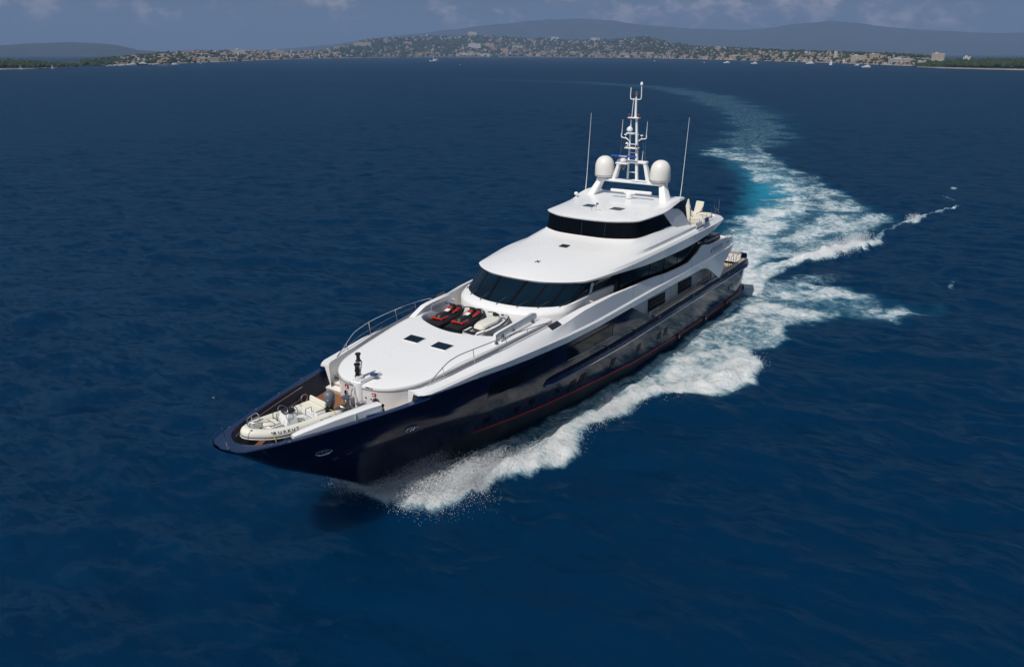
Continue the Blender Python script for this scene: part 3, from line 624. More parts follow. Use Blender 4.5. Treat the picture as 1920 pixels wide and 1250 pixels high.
for y in (1, -1):
    b = MB(); rows = [[], [], [], [], [], [], []]
    for i, u in enumerate(FU):
        bb = bv(u); lo, c, tp, iz = itp(u, LOW), itp(u, CRE), itp(u, TOP), itp(u, INN)
        wi = .16 if u < 26 else min(.42, .16 + .26 * (u - 26) / 6); bl = itp(u, [(26, .02), (33, .10)])
        c = min(c, tp - .03); lo2 = min(lo, c - .05)
        rows[0].append((u, y * (bb - .20), lo2 + .02)); rows[1].append((u, y * (bb - .01), lo2)); rows[2].append((u, y * (bb + .10), c - .07)); rows[3].append((u, y * (bb + .005), c + .03))
        rows[4].append((u, y * (bb - bl - .06), tp)); rows[5].append((u, y * (bb - bl - wi), iz + .02))
        rows[6].append((u, y * (bb - bl - wi - .03), (4.9 if u > 43 else 5.3) if u > 26.5 else (5.45 if u < 14 else iz - .5)))
    b.grid(rows, WHITE); e = [r[0] for r in rows]; b.face(e, WHITE); b.face([r[-1] for r in rows], WHITE)
    fas = b.build('side_fascia', WHITE, yacht, sharp=28)
    v_ = MB()      # louvred vent near the after end
    v_.prism([(11.7, y * (bv(11) - .02), 6.10), (9.25, y * (bv(11) - .02), 6.10), (9.1, y * (bv(11) - .03), 6.40), (11.5, y * (bv(11) - .03), 6.40)], (0, y, 0), .022, GREY)
    for k in range(5): v_.prism([(11.6 - k * .46, y * (bv(11) + .0), 6.14), (11.42 - k * .46, y * (bv(11)), 6.14), (11.24 - k * .46, y * (bv(11) - .015), 6.36), (11.42 - k * .46, y * (bv(11) - .015), 6.36)], (0, y, .3), .06, WHITE)
    v_.build('louvre_vent', WHITE, yacht)
    v_ = MB(); v_.prism([(8.3, y * (bv(8)), 6.28), (7.5, y * (bv(7.6)), 6.26), (7.5, y * (bv(7.6)), 6.32), (8.3, y * (bv(8)), 6.34)], (0, y, 0), .03, GREY); v_.build('name_badge', GREY, yacht)
    # dark nose piece under the fascia's forward tip
    n_ = MB(); n_.grid([[(44.3, y * (BD(44.3) - .02), 5.70), (43.2, y * (BD(43.2) + .0), 5.7), (41, y * (BD(41)), 5.67)], [(44.35, y * (BD(44.35) - .05), 5.95), (43.2, y * (BD(43.2) + .01), 5.80), (41, y * (BD(41) + .01), 5.72)]], NAVYCAP)
    n_.grid([[(44.3, y * (BD(44.3) - .02), 5.70), (44.3, y * (BD(44.3) - .40), 5.70)], [(44.35, y * (BD(44.35) - .05), 5.95), (44.35, y * (BD(44.3) - .40), 5.95)]], NAVYCAP)
    n_.build('fascia_nose', NAVYCAP, yacht)
# dark storage boxes let into the bulwark tops
for y in (1, -1):
    b = MB()
    def tp(u, k): bl = itp(u, [(26, .02), (33, .10)]); wi = min(.42, .16 + .26 * (u - 26) / 6); return (u, y * (BD(u) - bl - .06 - (wi - .06) * k), itp(u, TOP) * (1 - k) + (itp(u, INN) + .02) * k + .012)
    k0, k1 = (.08, .92) if y == 1 else (.35, 1.35); b.prism([tp(34.5, k0), tp(34.5, k1), tp(33.6, k1), tp(33.6, k0)], (0, 0, 1), .025 if y == 1 else .30, BOXC); b.build('bulwark_locker', BOXC, yacht)

# ---------------------------------------------------------------- side passages, stairs
for y in (1, -1):
    b = MB(); U = [42.2, 40.5, 38, 36, 34, 31, 28.5, 26.2]
    b.grid([[(u, y * (BD(u) - .25), 5.62) for u in U], [(u, y * 2.4, 5.62) for u in U]], TEAKB); b.build('side_deck', TEAKB, yacht)
    st = MB(); n = 6
    stairs = None
    for k in range(n):
        u0 = 44.55 - k * .40; z = 4.75 + (k + 1) * (5.66 - 4.75) / n; v1 = itp(u0, srt(inn)) - .12 if u0 > 43.9 else BD(u0) - .5
        s1 = MB(); s1.box((u0 - .34, y * (v1 + 1.5) / 2, z - .35), (.70, v1 - 1.5, .70), m=TEAKB); s1.box((u0 - .33, y * (v1 + 1.5) / 2, z + .012), (.66, v1 - 1.52, .03), m=WHITE)
        s1.build('stair_step', WHITE, yacht, flat=True)
    # white end wall where the navy bulwark stops
    w = MB(); w.grid([[(44.05, y * (BD(44) - .06), 5.66), (43.95, y * (BD(44) - .42), 5.95)], [(44.3, y * (BD(44.2) - .5), 4.7), (43.9, y * (BD(44) - .75), 4.7)]], WHITE); w.build('bulwark_end', WHITE, yacht)

# ---------------------------------------------------------------- deck trunk with the well for the water scooters
TZ = [(34, 6.63), (37, 6.58), (40, 6.40), (43, 6.17), (45.05, 6.02)]
rim = [(45.05, 0), (44.95, .8), (44.75, 1.4), (44.3, 2.0), (43.4, 2.55), (42, 2.85), (40.4, 3.08), (38.3, 3.36), (36, 3.5), (33.4, 3.6)]
hole = [(38.1, 0), (38.05, .6), (37.95, 1.1), (37.8, 1.6), (37.6, 2.1), (37.4, 2.5), (37.1, 2.82), (36.6, 2.98), (35.5, 3.02), (33.7, 3.05)]
def z_at(u): return itp(u, TZ)
def off(p, d):   # scale about the trunk's axis
    u, v = p; a = np.array([max(0, (u - 40) / 5), v / 3.2]); n_ = np.linalg.norm(a) + 1e-6; a = a / n_; return (u + a[0] * d, v + a[1] * d)
R_ = []
for d, dz in ((.03, -1.40), (.03, -.22), (.05, -.16), (.06, -.10), (.03, -.03), (-.08, 0.0)):
    R_.append([(off(p, d)[0], max(0, off(p, d)[1]) if p[1] > 0 else 0, (z_at(p[0]) + dz) if dz > -1 else 4.72) for p in rim])
for k in (.25, .5, .75, .93): R_.append([(p[0] * (1 - k) + q[0] * k, p[1] * (1 - k) + q[1] * k, z_at(p[0] * (1 - k) + q[0] * k) + .05 * math.sin(math.pi * min(1, k * .8))) for p, q in zip(rim, hole)])
R_.append([(q[0], q[1], z_at(q[0]) + .03) for q in hole]); R_.append([(q[0] - (.03 if q[1] < 2.4 else 0), q[1] * .99, z_at(q[0]) - .03) for q in hole]); R_.append([(q[0] - .05, q[1] * .985, 5.72) for q in hole])
b = MB(); b.grid([ring([tuple(p) for p in r], 3) for r in R_], WHITE)
trunk = b.build('deck_trunk', WHITE, yacht, sharp=40)
b = MB(); b.face([(q[0] - .04, q[1], 5.74) for q in ring([(a, c, 0) for a, c in hole], 3)], BLACK); b.build('well_floor', BLACK, trunk)
sm = [(off(p, .06)[0], off(p, .06)[1] if p[1] > 0 else 0, z_at(p[0]) - .19) for p in rim[:8]]
b = MB(); b.tube(ring(sm, 3), .014, 5, GREY); b.build('trunk_seam', GREY, trunk)
for y in (1, -1):
    g = MB(); q = [(40.25, .40), (40.25, 1.46), (39.5, 1.50), (39.5, .40)]; zz = lambda u, v: z_at(u) + .05
    g.prism([(u, y * v, z_at(u) + .035) for u, v in q], (0, 0, 1), .035, WHITE)
    g.prism([(u + (.04 if u < 40 else -.04), y * (v + (.04 if v < 1 else -.04)), z_at(u) + .06) for u, v in q], (0, 0, 1), .02, GLASS2); g.build('trunk_hatch', GLASS2, trunk, flat=True)
    # side boards of the well
    w = MB()
    if y == -1:
        prof = [(37.55, 6.56), (37.2, 6.72), (36.5, 7.0), (36.0, 7.06), (34.2, 7.14), (34.0, 7.05), (34.0, 6.5), (37.5, 6.5)]
        w.prism([(u, -3.02, z) for u, z in prof], (0, -1, 0), .34, WHITE)
        pn = MB(); pn.prism([(36.0, -3.01, 6.62), (34.5, -3.01, 6.62), (34.5, -3.01, 6.95), (36.0, -3.01, 6.88)], (0, 1, 0), .02, SHADE); pn.build('locker_door', SHADE, trunk)
        w.build('well_side_board', WHITE, trunk, sharp=50)
    else:
        prof = [(38.15, 6.56), (38.15, 7.0), (37.9, 7.06), (34.6, 7.22), (34.25, 7.12), (34.2, 6.82), (34.6, 6.72), (35.5, 6.78), (36.9, 6.62)]
        w.prism([(u, 2.98, z) for u, z in prof], (0, 1, 0), .16, WHITE); w.build('well_side_board', WHITE, trunk, sharp=50)
        k = MB()
        for u in (37.6, 36.6, 34.7): k.lathe([(.0, .1), (.06, .08), (.08, 0)], (u, 3.14, 6.86), 8, STEEL, axis=(0, 1, 0)); k.box((u, 3.2, 6.78), (.12, .1, .16), m=DKSTEEL)
        k.tube([(37.9, 3.24, 6.70), (35.0, 3.24, 6.78)], .05, 8, WHITE); k.lathe([(.1, 0), (.1, .06), (.0, .07)], (38.2, 3.2, 6.58), 10, DKSTEEL); k.build('crane_fitting', DKSTEEL, trunk)
# stanchion rails along both bulwarks
for y in (1, -1):
    b = MB(); V = lambda u: y * (BD(u) - .46)
    top = [(43.6, 6.12), (42.9, 6.55), (42.3, 6.88), (41.8, 7.0), (41.2, 7.06), (38.8, 7.08), (37.4, 7.02), (34.9, 6.86), (34.6, 6.72)] if y == 1 else [(43.4, 6.1), (42.7, 6.5), (42.1, 6.85), (41.6, 7.0), (40.4, 7.12), (38.8, 7.12), (36.9, 7.08), (35.0, 6.9), (34.7, 6.72)]
    C_ = crom([(u, V(u), z) for u, z in top], 4); b.tube(C_, .024, 6, STEEL)
    mid = crom([(u, V(u), itp(u, srt([(a, c) for a, c in top])) * .5 + .5 * itp(u, INN)) for u in (43.4, 42.6, 41.8, 41, 39, 37.2, 36.4)], 3); b.tube(mid, .014, 5, STEEL)
    lo = [(u, V(u), itp(u, INN) + .12) for u in (42.9, 41.8, 40.6, 39.4)]; b.tube(lo, .012, 5, STEEL)
    for u in (42.6, 40.6, 38.2, 36.4): b.tube([(u, V(u), itp(u, srt(top))), (u - .12, V(u), itp(u, INN) + .02)], .018, 5, STEEL)
    b.build('side_handrail', STEEL, yacht)

# ---------------------------------------------------------------- wheelhouse
G0 = [(33.5, 0, 6.95), (33.35, 1.3, 6.95), (32.85, 2.4, 6.95), (32.1, 3.25, 6.96), (31.5, 3.58, 7.0), (30.3, 3.70, 7.06), (29, 3.76, 7.1), (27.6, 3.82, 7.05), (26.45, 3.86, 7.0)]
G1 = [(31.78, 0, 8.02), (31.63, 1.55, 8.02), (31.18, 2.55, 8.02), (30.45, 3.40, 8.02), (29.5, 3.84, 7.98), (28.7, 4.0, 7.94), (28, 4.08, 7.92), (27.2, 4.16, 7.9), (26.45, 4.24, 7.88)]
H1 = [(p[0] + (.14 if i < 4 else .05) , p[1] + (.0 if i == 0 else .12), p[2] - .03) for i, p in enumerate(G0)]
H2 = [(34.05, 0, 6.74), (33.9, 1.45, 6.74), (33.35, 2.65, 6.74), (32.55, 3.45, 6.74), (31.7, 3.78, 6.76), (30.3, 3.84, 6.8), (29, 3.88, 6.85), (27.6, 3.92, 6.85), (26.45, 3.96, 6.85)]
H3 = [(34.12, 0, 6.62), (33.97, 1.45, 6.62), (33.4, 2.7, 6.62), (32.55, 3.5, 6.62), (31.7, 3.8, 6.62), (30.3, 3.84, 6.62), (29, 3.86, 6.62), (27.6, 3.9, 6.62), (26.45, 3.94, 6.62)]
H4 = [(p[0] - .02, p[1], 5.6) for p in H3]
b = MB(); b.grid([ring(r, 4) for r in (G0, H1, H2, H3, H4)], WHITE)
wh = b.build('wheelhouse', WHITE, yacht, sharp=40)
b = MB(); b.grid([ring([(p[0] * (1 - k) + q[0] * k, p[1] * (1 - k) + q[1] * k, p[2] * (1 - k) + q[2] * k) for p, q in zip(G0, G1)], 5) for k in (0, .5, 1)], GLASS2)
ws = b.build('windscreen', GLASS2, wh, sharp=60)
g0 = ring(G0, 5); g1 = ring(G1, 5); nmid = len(g0) // 2
b = MB(); wp = MB()
for k in (-19, -13, -8, -3, 3, 8, 13, 19, 26, 31):     # dark bars between the panes
    i = nmid + k; a = Vector(g0[i]); c = Vector(g1[i]); a2 = Vector(g0[i + 1]); c2 = Vector(g1[i + 1])
    n_ = (a2 - a).cross(c - a).normalized(); 
    if n_.z < 0: n_ = -n_
    b = MB(); b.prism([a + n_ * .004, a + (a2 - a) * .62 + n_ * .004, c + (c2 - c) * .62 + n_ * .004, c + n_ * .004], n_, .012, BAR); b.build('window_bar', BAR, wh, flat=True)
for k in (-16, -10, -5, 0, 5, 10, 16):
    i = nmid + k; p = Vector(g0[i]); q = Vector(g1[i]); dirn = (q - p).normalized(); o_ = Vector((.05, .02 * (1 if p.y > 0 else -1), .03)); wp = MB(); wp.tube([p + o_ - dirn * .16, p + o_ + dirn * .05], .028, 6, BLACK); wp.tube([p + o_, p + o_ * 1.2 + dirn * .55 + Vector((0, .35, 0))], .010, 5, BLACK); wp.build('windscreen_wiper', BLACK, wh)
b = MB(); b.prism([(29.55, 3.86, 7.2), (29.3, 3.87, 7.2), (29.25, 4.0, 7.85), (29.55, 3.97, 7.85)], (0, 1, 0), .02, None)
PALE = mat('pale_curtain', (0.35, 0.5, 0.5), .4); b.m = [PALE]; b.build('light_pane', PALE, wh, flat=True)
# long black side windows of the saloon
for y in (1, -1):
    b = MB(); U = [26.45, 25.5, 24, 22.6, 21, 19.4, 17.5, 15.9, 15.0, 14.5, 14.15]
    bot = [(u, y * 4.34, itp(u, INN) - .08) for u in U]; tp_ = [(u - .0, y * 4.40, itp(u, [(13, 7.55), (15, 7.46), (17, 7.48), (20.5, 7.54), (22.3, 7.62), (26.4, 7.88)]) + .02) for u in U]
    b.grid([[tuple(np.array(p) * (1 - k) + np.array(q) * k) for p, q in zip(bot, tp_)] for k in (0, .5, 1)], GLASS)
    b.face([(26.45, y * 3.86, 6.5), (26.45, y * 4.34, 6.6), (26.45, y * 4.40, 7.88), (26.45, y * 4.24, 7.88)], GLASS)
    b.build('saloon_window', GLASS, wh)
    for u in (24.6, 22.2, 19.8, 17.4): d = MB(); d.tube([(u, y * 4.35, itp(u, INN)), (u, y * 4.41, 7.55)], .02, 4, BAR); d.build('window_bar', BAR, wh)
    c = MB(); c.grid([[(14.2, y * 4.36, 6.6), (14.1, y * 4.36, 7.6)], [(13.5, y * 4.40, 6.9), (13.5, y * 4.2, 7.6)], [(13.4, y * 2.0, 6.9), (13.4, y * 2.0, 7.6)]], GLASS); c.build('saloon_window', GLASS, wh)
    p = MB(); p.prism([(27.05, y * 3.93, 6.0), (26.95, y * 3.93, 6.0), (26.75, y * 3.96, 6.62), (26.85, y * 3.96, 6.62)], (0, y, 0), .02, GREY); p.prism([(26.7, y * 3.93, 6.0), (26.6, y * 3.93, 6.0), (26.4, y * 3.96, 6.62), (26.5, y * 3.96, 6.62)], (0, y, 0), .02, GREY); p.build('louvre_vent', GREY, wh)
    p = MB(); p.tube([(29.6, y * 3.95, 6.75), (29.45, y * 4.1, 6.7), (29.4, y * 4.1, 6.5), (29.5, y * 3.95, 6.42)], .045, 6, WHITE); p.build('door_handle', WHITE, wh)
b = MB(); b.box((20, 0, 6.3), (13, 8.4, 2.2), m=BLACKGL); b.build('saloon_core', BLACKGL, wh)

# roof of the wheelhouse running aft as the sun deck
RB = {
 0: [(31.8, 0, 8.0), (31.65, 1.6, 8.0), (31.2, 2.6, 8.0), (30.5, 3.46, 7.98), (29.6, 3.94, 7.95), (26.4, 4.42, 7.86), (22.3, 4.56, 7.6), (17, 4.60, 7.48), (13, 4.58, 7.6), (10, 4.48, 7.84), (8.9, 3.9, 8.0), (8.5, 0, 8.05)],
 1: [(31.86, 0, 8.10), (31.71, 1.6, 8.10), (31.26, 2.64, 8.10), (30.56, 3.52, 8.10), (29.66, 4.02, 8.1), (26.4, 4.54, 8.13), (22.3, 4.72, 8.2), (17, 4.76, 8.24), (13, 4.75, 8.28), (10, 4.7, 8.34), (8.6, 4.1, 8.38), (8.2, 0, 8.4)],
 2: [(31.66, 0, 8.18), (31.48, 1.5, 8.18), (31.0, 2.5, 8.18), (30.3, 3.38, 8.18), (29.4, 3.88, 8.2), (26.2, 4.44, 8.32), (22.3, 4.62, 8.36), (17, 4.64, 8.40), (13, 4.60, 8.46), (10, 4.52, 8.5), (8.7, 4.0, 8.52), (8.35, 0, 8.52)],
 3: [(29.2, 0, 8.53), (28.9, 1.3, 8.52), (28.3, 2.3, 8.5), (27.7, 3.0, 8.46), (27.0, 3.5, 8.43), (25, 4.15, 8.42), (22.1, 4.36, 8.42), (17, 4.38, 8.44), (13, 4.45, 8.58), (10, 4.40, 8.6), (8.9, 3.9, 8.6), (8.55, 0, 8.6)],
 4: [(27.6, 0, 8.69), (27.4, 1.3, 8.68), (26.9, 2.3, 8.66), (26.3, 3.05, 8.62), (25.6, 3.55, 8.58), (24.3, 4.05, 8.56), (22, 4.33, 8.64), (17, 4.38, 8.66), (13, 4.44, 8.72), (10, 4.36, 8.64), (8.95, 3.85, 8.62), (8.62, 0, 8.62)],
 5: [(26.2, 0, 8.84), (26, 1.4, 8.83), (25.6, 2.3, 8.81), (25, 3.1, 8.76), (24.4, 3.6, 8.74), (23.3, 4.0, 8.72), (21.5, 4.2, 8.76), (17, 4.3, 8.78), (13, 4.36, 8.78), (10, 4.28, 8.66), (9.05, 3.75, 8.64), (8.72, 0, 8.64)],
 6: [(25.0, 0, 8.95), (24.9, 1.5, 8.94), (24.4, 2.65, 8.92), (23.9, 3.32, 8.9), (23.3, 3.7, 8.88), (22.4, 3.98, 8.87), (21, 4.08, 8.88), (17, 4.18, 8.9), (13.4, 4.22, 8.78), (10, 4.2, 8.66), (9.1, 3.7, 8.64), (8.8, 0, 8.64)],
 7: [(24.3, 0, 9.06), (24.2, 1.6, 9.06), (23.7, 2.7, 9.05), (23.2, 3.38, 9.03), (22.5, 3.64, 9.02), (21.6, 3.78, 9.02), (20.0, 3.9, 9.03), (17, 4.0, 9.0), (13.4, 4.17, 8.70), (10, 4.16, 8.5), (9.15, 3.66, 8.5), (8.85, 0, 8.5)],
 8: [(23.85, 0, 9.2), (23.75, 1.7, 9.2), (23.25, 2.8, 9.2), (22.75, 3.37, 9.2), (22.05, 3.57, 9.2), (21, 3.66, 9.2), (19.5, 3.76, 9.2), (17, 3.88, 9.12), (13.4, 4.14, 8.02), (10, 4.12, 8.02), (9.2, 3.62, 8.02), (8.9, 0, 8.02)],
}
b = MB(); b.grid([ring(RB[k], 4) for k in range(9)], WHITE)
low = [ (p[0] * .985 + .3, p[1] * .93, p[2]) for p in RB[0]]; b.grid([ring(RB[0], 4), ring(low, 4)], WHITE)
roof = b.build('wheelhouse_roof', WHITE, yacht, sharp=32)
b = MB(); b.face([(p[0], p[1], 7.96) for p in ring(low, 4)], SHADE); b.build('soffit', SHADE, roof)
b = MB(); b.face([(p[0], p[1], 8.0) for p in ring(RB[8], 3) if p[0] < 16], TEAKB); b.build('sun_deck', TEAKB, roof)
b = MB(); b.prism([(26.25, -.28, 8.86), (26.25, .28, 8.86), (25.75, .28, 8.90), (25.75, -.28, 8.90)], (0, 0, 1), .03, BLACK); b.build('roof_vent', BLACK, roof)
b = MB()   # small dark emblem on the roof
b.prism([(29.42, .14, 8.522), (29.36, .18, 8.53), (29.06, -.10, 8.558), (29.12, -.14, 8.55)], (0, 0, 1), .012, BLACK); b.prism([(29.36, -.15, 8.53), (29.42, -.11, 8.522), (29.14, .16, 8.55), (29.08, .12, 8.555)], (0, 0, 1), .013, BLACK); b.build('roof_emblem', BLACK, roof, flat=True)

# ---------------------------------------------------------------- upper saloon and hardtop
UT = [(23.75, 0, 10.26), (23.6, 1.7, 10.26), (23.05, 2.75, 10.26), (22.5, 3.28, 10.26), (21.8, 3.45, 10.26), (20.8, 3.52, 10.27), (19.5, 3.58, 10.28), (19.1, 3.60, 10.28), (18.75, 3.62, 10.2)]
UB = [(23.84, 0, 9.2), (23.74, 1.7, 9.2), (23.24, 2.79, 9.2), (22.74, 3.36, 9.2), (22.04, 3.56, 9.2), (21, 3.65, 9.2), (19.5, 3.75, 9.2), (18.4, 3.81, 9.17), (17.45, 3.85, 9.12)]
b = MB(); b.grid([ring([(p[0] * (1 - k) + q[0] * k, p[1] * (1 - k) + q[1] * k, p[2] * (1 - k) + q[2] * k) for p, q in zip(UB, UT)], 4) for k in (0, .5, 1)], GLASS)
up_ = b.build('upper_saloon', GLASS, yacht, sharp=60)
a0 = ring(UB, 4); a1 = ring(UT, 4); nm = len(a0) // 2; b = MB(); b2 = MB()
for k in (-15, -11, -7, -4, 0, 4, 7, 11, 15, 20, 25):
    i = nm + k; m_ = MB(); m_.tube([Vector(a0[i]) + Vector((.012, 0, 0)), Vector(a1[i]) + Vector((.012, 0, 0))], .014 if k in (-4, 0) else .018, 4, STEEL if k in (-4, 0) else BAR); m_.build('window_bar', STEEL if k in (-4, 0) else BAR, up_)
b = MB(); b.tube([(p[0] + .02, p[1] * 1.004, p[2] - .01) for p in a0], .02, 4, MAROON); b.build('sill_trim', MAROON, up_)
W0 = [(23.8, 0, 10.24), (23.62, 1.75, 10.24), (23.05, 2.85, 10.24), (22.5, 3.40, 10.24), (21.7, 3.58, 10.24), (20.4, 3.70, 10.26), (18.8, 3.78, 10.30), (17.5, 3.84, 10.52), (16.4, 3.84, 10.72), (15.5, 3.74, 10.78), (15.5, 2.6, 10.70), (15.5, 0, 10.66)]
W1 = [(p[0] + (.06 if i < 5 else 0), p[1] + (.05 if 0 < i < 10 else 0), p[2] + .09) for i, p in enumerate(W0)]
W2 = [(23.5, 0, 10.43), (23.35, 1.6, 10.43), (22.8, 2.65, 10.43), (22.25, 3.15, 10.43), (21.5, 3.38, 10.44), (20.3, 3.5, 10.48), (18.8, 3.62, 10.56), (17.5, 3.76, 10.80), (16.4, 3.78, 10.93), (15.48, 3.70, 10.92), (15.5, 2.6, 10.82), (15.52, 0, 10.80)]
W3 = [(22.0, 0, 10.56), (21.9, .9, 10.56), (21.6, 1.6, 10.55), (21.2, 2.1, 10.54), (20.7, 2.4, 10.55), (19.8, 2.7, 10.58), (18.6, 2.9, 10.64), (17.2, 3.0, 10.72), (16.2, 2.9, 10.78), (15.5, 2.6, 10.80), (15.4, 1.5, 10.80), (15.4, 0, 10.80)]
W4 = [(20.5, 0, 10.63), (20.45, .4, 10.63), (20.4, .7, 10.63), (20.2, .95, 10.63), (19.8, 1.1, 10.64), (19.2, 1.2, 10.65), (18.4, 1.3, 10.68), (17.4, 1.3, 10.72), (16.6, 1.2, 10.76), (16.2, 1.0, 10.78), (16.1, .5, 10.78), (16.0, 0, 10.78)]
b = MB(); b.grid([ring(r, 4) for r in (W0, W1, W2, W3, W4)], WHITE); b.face(ring(W4, 4), WHITE); b.face([(p[0], p[1], p[2]) for p in ring(W0, 4)], WHITE)
ht = b.build('hardtop', WHITE, yacht, sharp=34)
for y in (1, -1):
    g = MB(); q = [(21.25, .62), (21.25, 1.5), (20.35, 1.55), (20.35, .62)]; zf = lambda u, v: 10.585 + (20.8 - u) * .02 - .025 * abs(v - .9)
    g.prism([(u, y * v, zf(u, v) - .03) for u, v in q], (0, 0, 1), .06, WHITE); g.prism([(u - .03 * np.sign(u - 20.8), y * (v - .04 * np.sign(v - 1)), zf(u, v) + .035) for u, v in q], (0, 0, 1), .012, GLASS2); g.build('roof_hatch', GLASS2, ht, flat=True)
    # sloping pillar behind the glass with its dark openings
    p = MB(); P_ = [(19.1, 3.66, 10.32), (18.6, 3.72, 10.14), (18.1, 3.78, 9.7), (17.5, 3.87, 9.1), (16.9, 4.02, 8.9), (14.4, 4.18, 8.6), (15.2, 4.08, 9.2), (16.0, 3.99, 9.85), (16.5, 3.94, 10.16), (17.2, 3.88, 10.36), (18.2, 3.76, 10.44)]
    p.prism([(a, y * c, z) for a, c, z in P_], (0, -y, 0), .18, WHITE); p.build('roof_pillar', WHITE, ht, sharp=50)
    p = MB(); p.prism([(17.6, y * 3.9, 10.60), (16.42, y * 3.92, 10.78), (16.36, y * 3.98, 10.2), (16.8, y * 3.97, 10.3), (17.6, y * 3.92, 10.44)], (0, -y, 0), .3, BLACKGL); p.build('pillar_opening', BLACKGL, ht, flat=True)
    p = MB(); p.prism([(16.2, y * 3.86, 10.45), (15.6, y * 3.80, 10.80), (15.45, y * 3.82, 10.78), (15.2, y * 4.0, 9.3), (15.3, y * 4.02, 9.2), (16.1, y * 3.94, 9.9)], (0, -y, 0), .25, BLACKGL); p.build('side_screen', BLACKGL, ht, flat=True)
    p = MB(); p.tube([(16.45, y * 3.84, 10.9), (16.3, y * 3.85, 12.0), (15.9, y * 3.87, 16.5)], [.032, .022, .011], 6, WHITE); p.build('whip_antenna', WHITE, ht)
    p = MB(); p.tube([(14.95, y * 4.14, 8.9), (14.95, y * 4.1, 10.1)], .03, 5, STEEL); p.tube([(15.0, y * 4.2, 8.75), (15.0, y * 4.16, 8.95)], .06, 6, GREY); p.build('navigation_light', STEEL, ht)
b = MB(); b.lathe([(.05, 0), (.05, .2), (.14, .22), (.16, .34), (.1, .42), (0, .43)], (18.4, -3.55, 10.58), 10, WHITE); b.build('searchlight', WHITE, ht)
b = MB(); b.tube([(22.0, .1, 10.5), (22.0, .1, 11.1)], .02, 5, STEEL); b.box((22.0, .18, 11.05), (.1, .16, .12), m=DKSTEEL, bev=.02); b.tube([(22.1, -.2, 10.5), (22.1, -.2, 10.8)], .02, 5, STEEL); b.build('wind_sensor', DKSTEEL, ht)

# ---------------------------------------------------------------- mast arch
b = MB()
def sq(mb, P, Q, wx, wy, wx2, wy2, m=WHITE):
    """tapering square leg from P to Q"""
    def rg(c, a, d): q = min(a, d) * .25; return [(c[0] + x, c[1] + y_, c[2]) for x, y_ in ((a - q, -d), (a, -d + q), (a, d - q), (a - q, d), (-a + q, d), (-a, d - q), (-a, -d + q), (-a + q, -d))]
    r = [rg(P, wx / 2, wy / 2), rg(Q, wx2 / 2, wy2 / 2)]; mb.grid(r, m, cu=True); mb.face(r[0][::-1], m); mb.face(r[1], m)
for y in (1, -1): sq(b, (17.0, y * 2.98, 10.6), (16.5, y * 2.5, 11.8), .95, .62, .62, .42)
b.box((16.5, 0, 11.84), (.72, 5.5, .20), m=WHITE, bev=.05)
for y in (1, -1): sq(b, (16.5, y * 1.40, 11.9), (16.5, y * 1.02, 13.2), .5, .30, .36, .22)
b.box((16.5, 0, 13.27), (.5, 2.35, .2), m=WHITE, bev=.06); b.box((16.95, -.55, 13.18), (.7, .95, .12), m=WHITE, bev=.05)
b.box((16.75, .75, 11.98), (.3, 1.2, .1), m=WHITE, bev=.03)
arch = b.build('mast_arch', WHITE, yacht, sharp=40)
for y, s_ in ((1, 1), (-1, 1)):
    b = MB(); b.lathe([(.28, -.14), (.30, -.02), (.62, 0), (.70, .05), (.725, .12), (.72, .75), (.70, .92), (.64, 1.12), (.53, 1.30), (.38, 1.43), (.2, 1.51), (0, 1.53)], (16.5, y * 2.24, 12.02), 32, DOME); dm = b.build('satellite_dome', DOME, yacht, sharp=50)
    b = MB(); b.lathe([(.735, 0), (.735, .03)], (16.5, y * 2.24, 12.13), 32, GREY); b.lathe([(.2, -.3), (.28, -.12)], (16.5, y * 2.24, 12.02), 16, WHITE); b.build('dome_base', GREY, dm)
b = MB(); b.lathe([(.24, 0), (.25, .3), (.2, .36), (0, .37)], (17.3, .25, 10.75), 16, WHITE); b.box((17.3, .38, 11.24), (.20, 3.2, .22), rot=Euler((0, 0, .06)), m=WHITE, bev=.06); b.box((17.3, .3, 11.14), (.28, .9, .14), m=WHITE, bev=.04); b.build('radar_scanner', WHITE, yacht, sharp=40)
b = MB(); b.lathe([(.22, 0), (.24, .1), (.16, .26), (0, .28)], (17.0, -.5, 13.28), 14, WHITE); b.box((17.0, -.5, 13.68), (.16, 2.0, .13), rot=Euler((0, 0, .02)), m=BLUER, bev=.03); bl = b.build('blue_radar_scanner', BLUER, yacht, sharp=40)
b = MB(); b.box((17.085, -.5, 13.68), (.012, .6, .05), rot=Euler((0, 0, .02)), m=WHITE); b.build('scanner_lettering', WHITE, bl)
b = MB()
sq(b, (16.5, .42, 11.9), (16.5, .16, 16.3), .22, .2, .16, .14); sq(b, (16.3, -.42, 11.9), (16.45, -.3, 16.2), .14, .14, .09, .09)
for z in (12.5, 13.9, 14.5, 15.2): b.tube([(16.45, .36, z), (16.4, -.4, z)], .03, 5, WHITE)
b.box((16.6, -.05, 14.25), (.5, 1.0, .09), m=WHITE, bev=.02); b.box((16.6, -.2, 15.28), (.4, .6, .09), m=WHITE, bev=.02); b.box((16.6, 0, 16.36), (.4, .86, .08), m=WHITE, bev=.02)
b.tube([(16.5, .06, 16.3), (16.5, .03, 17.75)], [.10, .07], 8, WHITE); b.tube([(16.5, -.25, 16.3), (16.5, -.16, 17.7)], .025, 5, WHITE)
P_ = crom([(16.5, -.98, 15.2), (16.5, -.96, 14.96), (16.5, -.6, 14.9), (16.5, -.4, 14.75)], 4); b.tube(P_, .04, 6, WHITE); b.tube([mir(p) for p in P_], .04, 6, WHITE)
